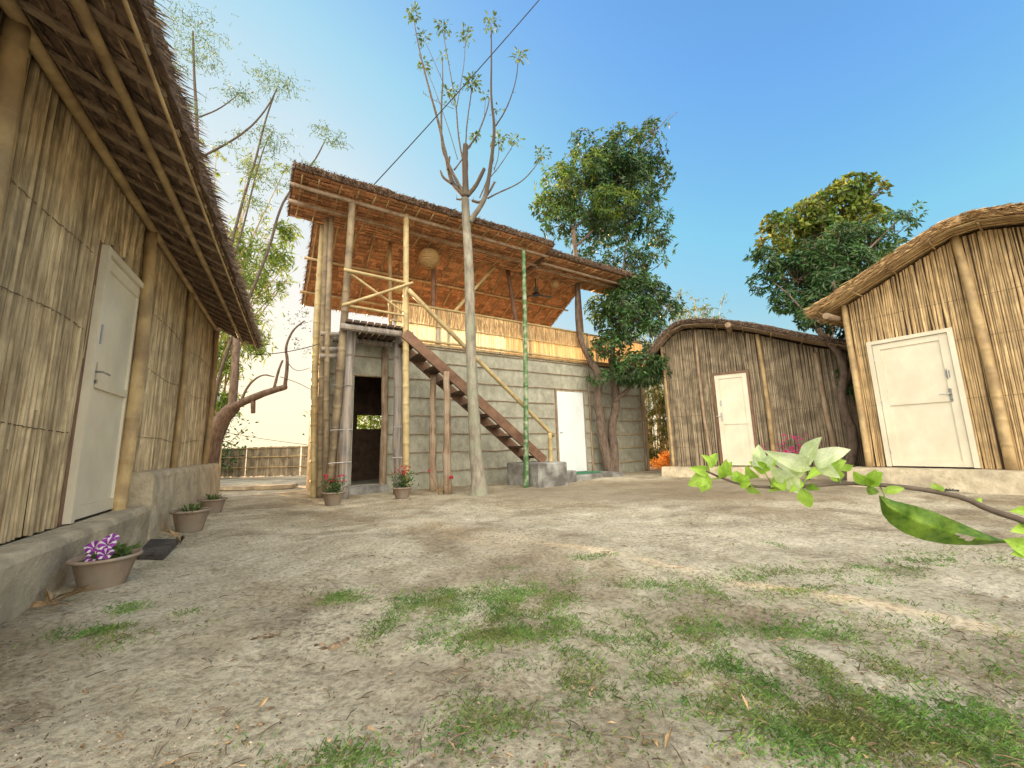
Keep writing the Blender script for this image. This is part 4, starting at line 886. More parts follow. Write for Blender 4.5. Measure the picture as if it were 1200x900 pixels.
def left_trees():
    q4 = crop_fn(190, 0, 1 / 3); q5 = crop_fn(190, 280, 1 / 2.815); Y = 8.4
    b = G(245, 560); b = PY(240, 548, Y); b.z = 0
    t = thing('lopped_tree', 'lopped tree with a bent bare branch and long thin shoots behind the left hut', 'tree', b); tb = MB(); lb = MB(); lf = MB()
    pts = smooth_pts([Vector((b.x, b.y, -.05))] + [PY(*q5(x, y), Y) for x, y in ((150, 720), (170, 650), (205, 585), (240, 550))]); k = len(pts); tb.tube(pts, [.22 - .10 * i / (k - 1) for i in range(k)], 14, rough=.07)
    limb(tb, [q5(x, y) for x, y in ((190, 585), (240, 550), (330, 510), (408, 488))], Y, Y - .2, .10, .055, 12)
    limb(tb, [q5(x, y) for x, y in ((230, 560), (240, 440), (245, 350), (250, 250), (240, 120), (220, 0))], Y, Y + .3, .085, .05, 12)
    limb(tb, [q5(x, y) for x, y in ((405, 490), (415, 400), (405, 360), (430, 300), (470, 270))], Y - .2, Y - .4, .04, .012, 8)
    limb(tb, [q5(x, y) for x, y in ((370, 490), (385, 430), (398, 400))], Y - .2, Y - .2, .03, .018, 8); limb(tb, [q5(x, y) for x, y in ((300, 520), (300, 575))], Y - .1, Y - .1, .05, .04, 8)
    limb(tb, [q5(x, y) for x, y in ((262, 530), (285, 480), (330, 445), (370, 455))], Y, Y, .03, .01, 8)
    limb(tb, [q5(x, y) for x, y in ((408, 400), (440, 440), (490, 425))], Y - .3, Y, .010, .004, 5); limb(tb, [q5(x, y) for x, y in ((390, 455), (450, 475), (505, 505))], Y - .3, Y, .009, .004, 5)
    tb.build('trunk', M['bark_d'], t, smooth=True)
    sh = [([(125, 640), (125, 600), (122, 420), (112, 260), (108, 110)], .05, .02, [(108, 90, 50), (140, 150, 45), (80, 190, 35), (150, 210, 30), (100, 380, 22), (60, 60, 40)]), ([(130, 412), (200, 385), (265, 335)], .02, .01, [(262, 322, 26), (285, 335, 20)]),
          ([(60, 250), (90, 275), (110, 285)], .01, .008, [(45, 235, 20)]), ([(128, 557), (230, 505), (310, 450), (370, 380), (405, 310)], .03, .012, [(370, 260, 26), (400, 290, 34), (440, 310, 26), (300, 470, 18), (230, 500, 10)]),
          ([(155, 1500), (180, 1100), (250, 830), (290, 680), (330, 560), (360, 430), (395, 330)], .04, .015, [(370, 455, 25), (390, 520, 20), (340, 600, 25), (300, 580, 20), (360, 630, 22)]), ([(160, 1500), (210, 1050), (285, 800), (320, 650), (350, 540), (375, 480)], .03, .01, [(395, 490, 20), (330, 700, 25)]),
          ([(165, 1500), (215, 1250), (370, 900), (410, 740), (450, 670), (505, 600), (540, 560), (570, 500)], .04, .012, [(560, 450, 16), (590, 480, 20), (620, 500, 12), (512, 580, 14), (450, 650, 12)])]
    for pix, r0, r1, bl in sh:
        limb(lb, [q4(*p) for p in pix], Y + .2, Y + .3, r0, r1, 7)
        for (x, y, r) in bl:
            c = PY(*q4(x, y), Y + rn(-.2, .5)); S = Y / FPX / 3
            for _ in range(int(r * 1.9)):
                d = Vector((random.gauss(0, .5), random.gauss(0, .5), random.gauss(0, .5))); d.z *= .55; d.x *= 1.5; p = c + d * r * S * 1.7
                a = Vector((rn(-1, 1), rn(-1, 1), rn(-.6, .3))).normalized()
                for j in range(6): lf.leaf(p + a * j * .035, a + Vector((rn(-1, 1), rn(-1, 1), rn(-1, 0))), .055, .020)
    for (x, y, r) in ((420, 260, 25), (470, 275, 28), (440, 340, 18), (480, 370, 18), (470, 240, 16)):
        c = PY(*q5(x, y), Y - .3); 
        for _ in range(24): lf.leaf(c + Vector((random.gauss(0, 1), random.gauss(0, 1), random.gauss(0, 1))) * r * Y / FPX / 2.8 * .6, Vector((rn(-1, 1), rn(-1, 1), rn(-1, .3))), .06, .022)
    lb.build('shoots', M['twig'], t, smooth=True); lf.build('foliage', M['leaf_p'], t)
    # bamboo clump with lime leaves
    Yb = 10.0; bb = PY(228, 545, Yb); bb.z = 0; t2 = thing('bamboo_clump', 'lime green bamboo clump with drooping leaves rising behind the left hut', 'bamboo', bb); cu = MB(); lf = MB()
    for i in range(16):
        x0 = bb.x + rn(-.5, .5); y0 = bb.y + rn(-.3, .5); tx = rn(225, 345); ty = rn(150, 330); top = PY(tx, ty, Yb + rn(-.3, .6)); a = Vector((x0, y0, -.05)); mid = a.lerp(top, .6) + Vector(((a.x - top.x) * .25, 0, .3)); pts = smooth_pts([a, mid, top]); k = len(pts)
        cu.tube(pts, [.028 - .022 * i2 / (k - 1) for i2 in range(k)], 6)
        for _ in range(15):
            p = pts[random.randrange(k // 3, k)]; e = p + Vector((rn(-.45, .5), rn(-.4, .4), rn(-.1, .3))); cu.tube([p, e], [.006, .003], 4)
            for _ in range(9):
                lf.leaf(p.lerp(e, rn(.3, 1)), Vector((rn(-1, 1), rn(-1, 1), rn(-1.3, .1))), rn(.14, .24), .032)
    for (x, y, r) in ((258, 420, 30), (240, 390, 28), (285, 375, 28), (230, 450, 22), (262, 470, 18), (255, 330, 30), (300, 330, 26), (325, 300, 20), (280, 290, 30), (335, 270, 14), (300, 400, 18)):
        c = PY(x, y, Yb)
        for _ in range(int(r * 20)):
            lf.leaf(c + Vector((random.gauss(0, 1), random.gauss(0, 1), random.gauss(0, 1))) * r * Yb / FPX * .45, Vector((rn(-1, 1), rn(-1, 1), rn(-1.3, .1))), rn(.14, .26), .042)
    cu.build('culms', M['bamboo'], t2, smooth=True); lf.build('foliage', M['leaf_y'], t2)
left_trees()
def back_bamboo(cx, cy, n, wx, hts, label, leafm, spread=.8, culm='bamboo_y', nl=10):
    t = thing('bamboo_clump', label, 'bamboo', Vector((cx, cy, 0))); cu = MB(); lf = MB()
    for i in range(n):
        a = Vector((cx + rn(-wx, wx), cy + rn(-.6, .6), -.05)); h = rn(*hts); top = a + Vector((rn(-spread, spread), rn(-spread, spread), h)); mid = a + (top - a) * .6 + Vector((-(top - a).x * .35, 0, h * .06)); pts = smooth_pts([a, mid, top]); k = len(pts)
        cu.tube(pts, [.026 - .020 * j / (k - 1) for j in range(k)], 6)
        for _ in range(nl):
            j = random.randrange(0, k); p = pts[j]; e = p + Vector((rn(-.35, .35), rn(-.35, .35), rn(-.1, .25))); cu.tube([p, e], [.005, .002], 4)
            for _ in range(6): lf.leaf(p.lerp(e, rn(.2, 1)), Vector((rn(-1, 1), rn(-1, 1), rn(-1.2, .2))), rn(.12, .22), .03)
    cu.build('culms', M[culm], t, smooth=True); lf.build('foliage', leafm, t)
back_bamboo(5.0, 13.4, 70, 1.1, (1.8, 4.4), 'yellow stemmed bamboo thicket in the gap between the mud building and the small hut', M['leaf_b'], .5, nl=34)
back_bamboo(6.3, 14.5, 26, 1.2, (4.5, 6.3), 'tall feathery bamboo showing above the roof of the small hut', M['leaf_b'], .9, nl=24)
def shrub(c, r, h, n, label, m_, name='shrub'):
    t = thing(name, label, 'shrub', c); lf = MB(); lb = MB()
    for _ in range(12):
        e = c + Vector((rn(-r, r), rn(-r, r), rn(.4, 1) * h)); lb.tube([c, c.lerp(e, .5) + Vector((0, 0, .1)), e], [.02, .012, .005], 5)
    for _ in range(n):
        p = c + Vector((random.gauss(0, .5) * r, random.gauss(0, .5) * r, h * rn(.1, 1))); lf.leaf(p, Vector((rn(-1, 1), rn(-1, 1), rn(-.8, .6))), .14, .06)
    lb.build('stems', M['twig'], t); lf.build('foliage', m_, t)
cs = PY(436, 500, 11.3); cs.z = 0
shrub(cs, 1.0, 2.3, 2600, 'leafy lime shrub seen through the dark doorway and rear window', M['leaf_y'])

for i, (x, y, lab) in enumerate(((-9.4, 12.0, 'added sun blocking shrub before the far fence, end of the row nearest the gap'), (-9.9, 11.3, 'added sun blocking shrub behind the left hut, middle of the row'), (-11.3, 10.6, 'added sun blocking shrub behind the left hut, far end of the row'))):
    shrub(Vector((x, y, 0)), .95, 2.4 if i else 2.1, 3600 if i else 1500, lab, M['leaf_m'])  # hidden shrub row added to keep direct sun off the yard

def heap():
    c = G(784, 549); mb = MB()
    for _ in range(900):
        a = rn(0, 6.28); r = abs(random.gauss(0, .28)); h = max(0, .42 * (1 - r / .6)) * rn(.1, 1); p = c + Vector((math.cos(a) * r * 1.3, math.sin(a) * r, h)); d = Vector((rn(-1, 1), rn(-1, 1), rn(-.3, .8))).normalized(); mb.leaf(p, d, rn(.12, .3), .025)
    o = mb.build('straw_heap', M['straw_heap']); tag(o, 'heap of glowing orange straw on the ground in the gap left of the small hut', 'straw heap')
heap()
# ------------------------------------------------------------------ cables
def cable(a, b, sag, r, label, n=24):
    mb = MB(); pts = []
    for i in range(n + 1): k = i / n; p = a.lerp(b, k); p.z -= sag * 4 * k * (1 - k); pts.append(p)
    mb.tube(pts, r, 6); o = mb.build('power_cable', M['cable'], smooth=True); tag(o, label, 'cable')
u_, z_ = C.px(432, 223, 1.2); cable(C(u_, 1.2, z_), PY(790, -190, 5.2), .12, .008, 'thin black power cable rising from the thatch roof across the sky')
u_, z_ = C.px(383, 400, .2); cable(L(4.3, .55, 2.42), C(u_, .2, z_), .06, .007, 'short black cable strung from the left hut eave to the porch poles')
u_, z_ = C.px(366, 521, -1.2); cable(PY(215, 495, 9.6), C(-5.1, -1.2, z_), .05, .005, 'thin wire stretched low across the gap above the far fence')

# ------------------------------------------------------------------ pots and plants
def lathe(mb, c, prof, n=28, rnd=.5):
    V = [c + Vector((math.cos(6.28318 * i / n) * r, math.sin(6.28318 * i / n) * r, z)) for (r, z) in prof for i in range(n)]
    fs = [(j * n + i, j * n + (i + 1) % n, (j + 1) * n + (i + 1) % n, (j + 1) * n + i) for j in range(len(prof) - 1) for i in range(n)]
    mb.add(V, fs, rnd)
def pot(name, loc, r, h, label, group='round clay coloured flower pots', saucer=False):
    t = thing(name, label, 'flower pot', loc, group); c = Vector(loc); mb = MB(); z0 = .02 if saucer else -.01
    lathe(mb, c, [(.01, z0), (r * .58, z0), (r * .62, z0 + .01), (r * .86, h * .86), (r * .88, h * .88), (r * 1.0, h * .90), (r * 1.02, h * .95), (r * .99, h), (r * .91, h), (r * .86, h * .9), (r * .8, h * .8)]); mb.build('bowl', M['pot'], t, smooth=True)
    s = MB(); lathe(s, c, [(r * .845, h * .86), (r * .5, h * .89), (r * .01, h * .9)]); s.build('soil', M['soil'], t, smooth=True)
    if saucer: s = MB(); lathe(s, c, [(.01, -.01), (r * .7, -.01), (r * .85, .018), (r * .8, .02), (.01, .014)]); s.build('saucer', M['stone'], t, smooth=True)
    return t
# petunia pot
c = onG(120, 688); t = pot('flower_pot', c, .155, .165, 'large clay pot with purple and white petunias on the ground near the camera')
lf = MB(); st = MB()
for _ in range(60):
    a = rn(-1.2, 1.2); p = c + Vector((math.cos(a) * rn(.02, .12), math.sin(a) * rn(0, .10), .15 + rn(0, .04))); lf.leaf(p, Vector((rn(-1, 1), rn(-1, 1), rn(0, .8))), .055, .032)
lf.build('leaves', M['leaf_p'], t)
def petunia(cen, nrm, r):
    nrm = nrm.normalized(); x = nrm.orthogonal().normalized(); y = nrm.cross(x); pm = MB(); wm = MB(); n = 30
    def ringp(k, rr, dz): a = 6.28318 * k / n; w_ = 1 + .07 * math.cos(5 * a); return cen + (x * math.cos(a) + y * math.sin(a)) * rr * w_ + nrm * (dz + .004 * math.sin(15 * a))
    for k in range(n):
        white = (k % 6) in (0, 1)
        tgt = wm if white else pm
        tgt.add((ringp(k, r * .12, -.02), ringp(k + 1, r * .12, -.02), ringp(k + 1, r * .6, 0), ringp(k, r * .6, 0)), ((0, 1, 2, 3),))
        tgt.add((ringp(k, r * .6, 0), ringp(k + 1, r * .6, 0), ringp(k + 1, r, -.004), ringp(k, r, -.004)), ((0, 1, 2, 3),))
    f = pm.build('flower', M['flower_p'], t, smooth=True); wm.build('petal_stripes', M['flower_w'], f, smooth=True)
for (dx, dy, dz, r) in ((-.02, -.06, .30, .046), (.05, -.05, .31, .044), (.01, -.09, .255, .046), (.07, -.08, .265, .042), (-.06, -.02, .275, .04), (.03, 0, .33, .04), (-.01, .03, .29, .04)):
    petunia(c + Vector((dx - .015, dy * .8, dz - .075)), Vector((dx * 9 + rn(-.4, .4) + .3, -1, .75 + rn(-.3, .5))), r * .82)
def spiky(t, c, h0, n, L_, W_):
    mb = MB()
    for i in range(n):
        a = rn(0, 6.28); d = Vector((math.cos(a), math.sin(a), rn(.4, 1.6))).normalized(); p = c + Vector((math.cos(a) * .03, math.sin(a) * .03, h0)); L2 = L_ * rn(.6, 1.1); x = d.cross(Vector((0, 0, 1))).normalized() * W_ / 2; m1 = p + d * L2 * .5; e = p + d * L2 + Vector((0, 0, -L2 * .35))
        mb.add((p - x, p + x, m1 + x * .8, m1 - x * .8, e), ((0, 1, 2, 3), (3, 2, 4)))
    mb.build('leaves', M['leaf_p'], t)
c2 = onG(222, 622); t = pot('flower_pot', c2, .165, .20, 'clay pot with a spiky plant against the left hut plinth, behind the doormat'); spiky(t, c2, .17, 26, .20, .022)
c3 = onG(248, 602); t = pot('flower_pot', c3, .155, .17, 'farthest clay pot by the left hut corner, holding a sparse spiky plant'); spiky(t, c3, .15, 30, .22, .018)
def flowering(t, c, h0, h, r, nl, nf, fm):
    lf = MB(); st = MB(); fl = MB()
    for _ in range(14):
        e = c + Vector((rn(-r, r), rn(-r, r), h0 + h * rn(.5, 1))); st.tube([c + Vector((0, 0, h0)), e], [.004, .002], 4)
    for _ in range(nl): lf.leaf(c + Vector((random.gauss(0, .5) * r, random.gauss(0, .5) * r, h0 + h * rn(0, .75))), Vector((rn(-1, 1), rn(-1, 1), rn(-.3, 1))), .055, .018)
    for _ in range(nf):
        p = c + Vector((random.gauss(0, .5) * r, random.gauss(0, .5) * r - .02, h0 + h * rn(.65, 1.05)))
        for k in range(8): fl.leaf(p, Vector((rn(-1, 1), rn(-1, 1), rn(-.2, 1))), .028, .02)
    st.build('stems', M['leaf_p'], t); lf.build('leaves', M['leaf_m'], t); fl.build('flowers', fm, t)
c4 = onG(390, 592); t = pot('flower_pot', c4, .15, .175, 'clay pot with a red flowering plant at the foot of the grey porch post'); flowering(t, c4, .15, .24, .15, 230, 16, M['flower_r'])
c5 = onG(471, 586); t = pot('flower_pot', c5, .15, .18, 'clay pot on a pale saucer with dark red flowers below the yellow bamboo pole', saucer=True); flowering(t, c5, .16, .30, .15, 260, 16, M['flower_r'])
# doormats
def doormat(corners, label):
    a, b_, c_, d_ = [Vector((p.x, p.y, .0)) for p in corners]; t = thing('doormat', label, 'doormat', (a + c_) / 2, None); mb = MB(); z0 = .02
    zz = Vector((0, 0, 1)); mb.hexa([a + zz * .0, b_, c_, d_] + [p + zz * (z0 + .012) for p in (a, b_, c_, d_)]); mt_ = mb.build('base', M['rubber'], t); mb = MB()
    for i in range(13):
        k = (i + .5) / 13; p = a.lerp(b_, k) + zz * (z0 + .017); q = d_.lerp(c_, k) + zz * (z0 + .017); mb.beam(p.lerp(q, .04), p.lerp(q, .96), .012, .010)
    mb.build('ribs', M['rubber'], t)
doormat([onG(160, 656), onG(192, 655), onG(209, 637), onG(176, 637)], 'black ribbed rubber doormat on the ground before the left hut door')
doormat([onG(1085, 577), onG(1135, 577), onG(1130, 570), onG(1090, 570)], 'thin dark doormat on the ground before the golden hut door')
# pink flowering shrub before the small hut
def pink(px, py, h, label, nf):
    u_, z_ = MH.px(px, py, .55); c = MH(u_, .55, 0); c.z = gh(c.x, c.y); t = thing('flowering_shrub', label, 'shrub', c, 'thin pink flowering shrubs before the small hut'); st = MB(); fl = MB(); lf = MB()
    for _ in range(9):
        e = c + Vector((rn(-.25, .25), rn(-.2, .2), h * rn(.6, 1))); st.tube([c, c.lerp(e, .5) + Vector((rn(-.04, .04), 0, .03)), e], [.006, .004, .002], 4)
        for _ in range(nf):
            p = e + Vector((rn(-.09, .09), rn(-.09, .09), rn(-.08, .05)))
            for k in range(5): fl.leaf(p, Vector((rn(-1, 1), rn(-1, 1), rn(-.2, 1))), .035, .026)
        for _ in range(7): lf.leaf(c.lerp(e, rn(.2, .95)), Vector((rn(-1, 1), rn(-1, 1), rn(-.4, .6))), .05, .02)
    st.build('stems', M['twig'], t); fl.build('flowers', M['flower_k'], t); lf.build('leaves', M['leaf_p'], t)
pink(916, 530, .70, 'left one of two thin shrubs with bright pink flowers before the small hut', 5)
pink(944, 530, .78, 'right one of two thin shrubs with bright pink flowers before the small hut', 6)
# red rose on a dry stem by the stair posts
c = onG(514, 580); t = thing('rose_plant', 'straggly rose plant with dry stems and one red bloom between the stair posts', 'plant', c); st = MB(); fl = MB()
for _ in range(9): e = c + Vector((rn(-.2, .12), rn(-.1, .1), rn(.1, .34))); st.tube([c, c.lerp(e, .5) + Vector((rn(-.05, .05), 0, .04)), e], [.005, .004, .002], 4)
e = PY(529, 560, c.y); st.tube([c, e], [.005, .003], 4)
for _ in range(30): fl.leaf(e, Vector((rn(-1, 1), rn(-1, 1), rn(-.4, 1))), .045, .04)
e2 = PY(503, 551, c.y); st.tube([c, e2], [.005, .003], 4)
for _ in range(14): fl.leaf(e2, Vector((rn(-1, 1), rn(-1, 1), rn(-.4, 1))), .03, .025)
st.build('stems', M['leaf_dry'], t); fl.build('flowers', M['flower_r'], t)
# cut aloe by the golden hut
c = onG(1189, 577); t = thing('cactus_plant', 'short green upright cut stem growing at the right edge by the golden hut', 'plant', c); mb = MB()
for (dx, h, r) in ((0, .20, .02), (.025, .26, .014), (-.02, .15, .012), (.045, .16, .01)): mb.tube([c + Vector((dx, 0, -.02)), c + Vector((dx * 1.2, 0, h * .5)), c + Vector((dx * 1.5 + .01, 0, h))], [r, r * 1.1, r * .8], 7)
mb.build('stems', M['leaf_p'], t, smooth=True)
mb = MB(); spb = onG(216, 630)
for i in range(7): a = rn(2.2, 5.5); mb.leaf(onG(213, 632), Vector((math.cos(a), math.sin(a), rn(.2, .8))), .22, .03)
tag(mb.build('dry_aloe', M['leaf_dry']), 'withered pale aloe plant on the ground between the doormat and the pots', 'plant')
mb = MB(); cc_ = onG(60, 712)
for i in range(9): a = rn(-.6, 3.6); mb.leaf(cc_ + Vector((rn(-.03, .03), rn(-.03, .03), .01)), Vector((math.cos(a), math.sin(a), rn(.0, .6))), .17, .028)
tag(mb.build('dry_aloe', M['leaf_dry']), 'withered plant lying on bare soil at the far left, in front of the petunia pot', 'plant')

# ------------------------------------------------------------------ grass, litter, stones
def grass():
    mb = MB()
    spots = [(930, 800, 110, 45, 430), (1000, 865, 120, 30, 320), (860, 760, 70, 28, 150), (650, 800, 50, 30, 110), (545, 722, 75, 20, 430), (485, 738, 40, 9, 140), (620, 700, 55, 12, 200), (600, 745, 55, 14, 180), (510, 700, 40, 8, 90), (735, 690, 60, 12, 110), (890, 672, 35, 7, 60), (950, 690, 45, 10, 70),
             (1010, 665, 60, 8, 80), (1110, 655, 70, 8, 90), (1150, 860, 60, 30, 160), (110, 746, 38, 7, 110), (170, 738, 26, 3, 40), (385, 698, 34, 4, 80), (228, 722, 16, 4, 26), (150, 712, 12, 3, 20), (700, 850, 55, 25, 90), (555, 855, 50, 25, 60), (400, 890, 40, 15, 40),
             (800, 790, 60, 25, 130), (940, 745, 60, 12, 120), (1010, 790, 70, 20, 120), (590, 668, 10, 2, 12), (690, 655, 20, 3, 22), (790, 655, 16, 2, 16), (905, 637, 12, 2, 14), (850, 690, 40, 10, 60), (770, 740, 60, 14, 100), (660, 750, 40, 20, 90), (530, 690, 14, 2, 14), (1060, 720, 80, 20, 60), (330, 880, 50, 15, 30), (1180, 770, 20, 20, 30)]
    for (x, y, sx, sy, n) in spots:
        for _ in range(int(n * 2.7)):
            p = onG(min(1290, max(-60, random.gauss(x, sx * .75))), min(980, max(600, random.gauss(y, sy * .8))))
            if noise.noise(Vector((p.x * 3.1, p.y * 3.1, 2))) * .8 + 1.3 * noise.noise(Vector((p.x * 8, p.y * 8, 6))) + .5 * noise.noise(Vector((p.x * 22, p.y * 22, 9))) < .0: continue
            sh = rn(); d0 = p.y; k = 1.0 if d0 < 3.5 else 1.25
            for _ in range(random.randint(4, 11)):
                q = p + Vector((random.gauss(0, .03), random.gauss(0, .03), 0)) * k; q.z = gh(q.x, q.y) - .004; L_ = rn(.008, .030) * k; a = rn(0, 6.28); lean = rn(.3, 1.5)
                d = Vector((math.cos(a) * lean, math.sin(a) * lean, 1)).normalized(); x_ = d.cross(Vector((math.sin(a), -math.cos(a), .3))).normalized() * .0014 * rn(.8, 1.7) * k
                m1 = q + d * L_ * .6; e = q + d * L_ + Vector((math.cos(a), math.sin(a), -.5)) * L_ * .2
                mb.add((q - x_, q + x_, m1 + x_ * .8, m1 - x_ * .8, e), ((0, 1, 2, 3), (3, 2, 4)), min(1, max(0, sh + rn(-.3, .3))))
    o = mb.build('grass', M['grass'], root=(0, 0, 0)); o['kind'] = 'stuff'; tag(o, 'thin patches of short green grass on the sandy yard', None)
grass()
def litter():
    lf = MB(); db = MB(); stn = MB()
    for _ in range(1200):
        p = onG(rn(-40, 1240), 585 + 330 * rn() ** 1.25) + Vector((0, 0, .006))
        if rn() < .35: lf.leaf(p, Vector((rn(-1, 1), rn(-1, 1), rn(-.05, .2))), rn(.012, .035), rn(.005, .012), up=Vector((rn(-.3, .3), rn(-.3, .3), 1)), fold=rn(-.3, .4))
        else: a = rn(0, 6.28); q = p + Vector((math.cos(a), math.sin(a), rn(-.02, .1))) * rn(.01, .06); db.tube([p, p.lerp(q, .5) + Vector((rn(-.003, .003), 0, .003)), q], [.0014, .0016, .0008], 4)
    for (x, y, L_, w_) in ((608, 838, .035, .012), (425, 858, .05, .016), (880, 850, .05, .008), (860, 640, .03, .012), (1185, 660, .05, .01), (780, 893, .06, .012), (300, 830, .04, .012), (1130, 768, .05, .008), (535, 890, .05, .01)):
        p = onG(x, y) + Vector((0, 0, .008)); lf.leaf(p, Vector((rn(-1, 1), rn(-.5, 1), .3)), L_, w_, fold=.3)
    for _ in range(7000):
        x = rn(-40, 1240); y = 590 + 320 * rn() ** .9; p = onG(x, y)
        if noise.noise(Vector((p.x * 1.6, p.y * 1.6, 8))) < -.05 + rn(-.2, .2): continue
        r = rn(.001, .0045) * (1 if rn() < .97 else 2.0); tgt = stn if rn() < .35 else db; V = [p + Vector((dx * r * rn(.7, 1.4), dy * r * rn(.7, 1.4), dz * r * rn(.5, 1))) for dx, dy, dz in ((1, 0, 0), (0, 1, 0), (-1, 0, 0), (0, -1, 0), (0, 0, 1), (0, 0, -1))]
        tgt.add(V, ((0, 1, 4), (1, 2, 4), (2, 3, 4), (3, 0, 4), (1, 0, 5), (2, 1, 5), (3, 2, 5), (0, 3, 5)))
    for (x, y, s_) in ((385, 748, .03), (405, 742, .02), (300, 745, .012), (452, 652, .012), (225, 592, .01), (315, 742, .014), (400, 706, .012), (560, 688, .014)):
        p = onG(x, y); 
        for _ in range(8):
            r = s_ * rn(.4, .9); o_ = p + Vector((random.gauss(0, 1), random.gauss(0, .6), 0)) * s_; V = [o_ + Vector((dx * r * rn(.7, 1.5), dy * r * rn(.7, 1.3), dz * r * .5)) for dx, dy, dz in ((1, 0, 0), (0, 1, 0), (-1, 0, 0), (0, -1, 0), (0, 0, 1), (0, 0, -1))]
            db.add(V, ((0, 1, 4), (1, 2, 4), (2, 3, 4), (3, 0, 4), (1, 0, 5), (2, 1, 5), (3, 2, 5), (0, 3, 5)))
    for mb, nm, mm, lab in ((lf, 'leaf_litter', 'leaf_dry', 'scattered dry leaf scraps on the ground'), (db, 'soil_crumbs', 'debris', 'dark twigs and soil crumbs on the ground'), (stn, 'pebbles', 'stone', 'small pale pebbles on the ground')):
        o = mb.build(nm, M[mm], root=(0, 0, 0)); o['kind'] = 'stuff'; o['label'] = lab
litter()

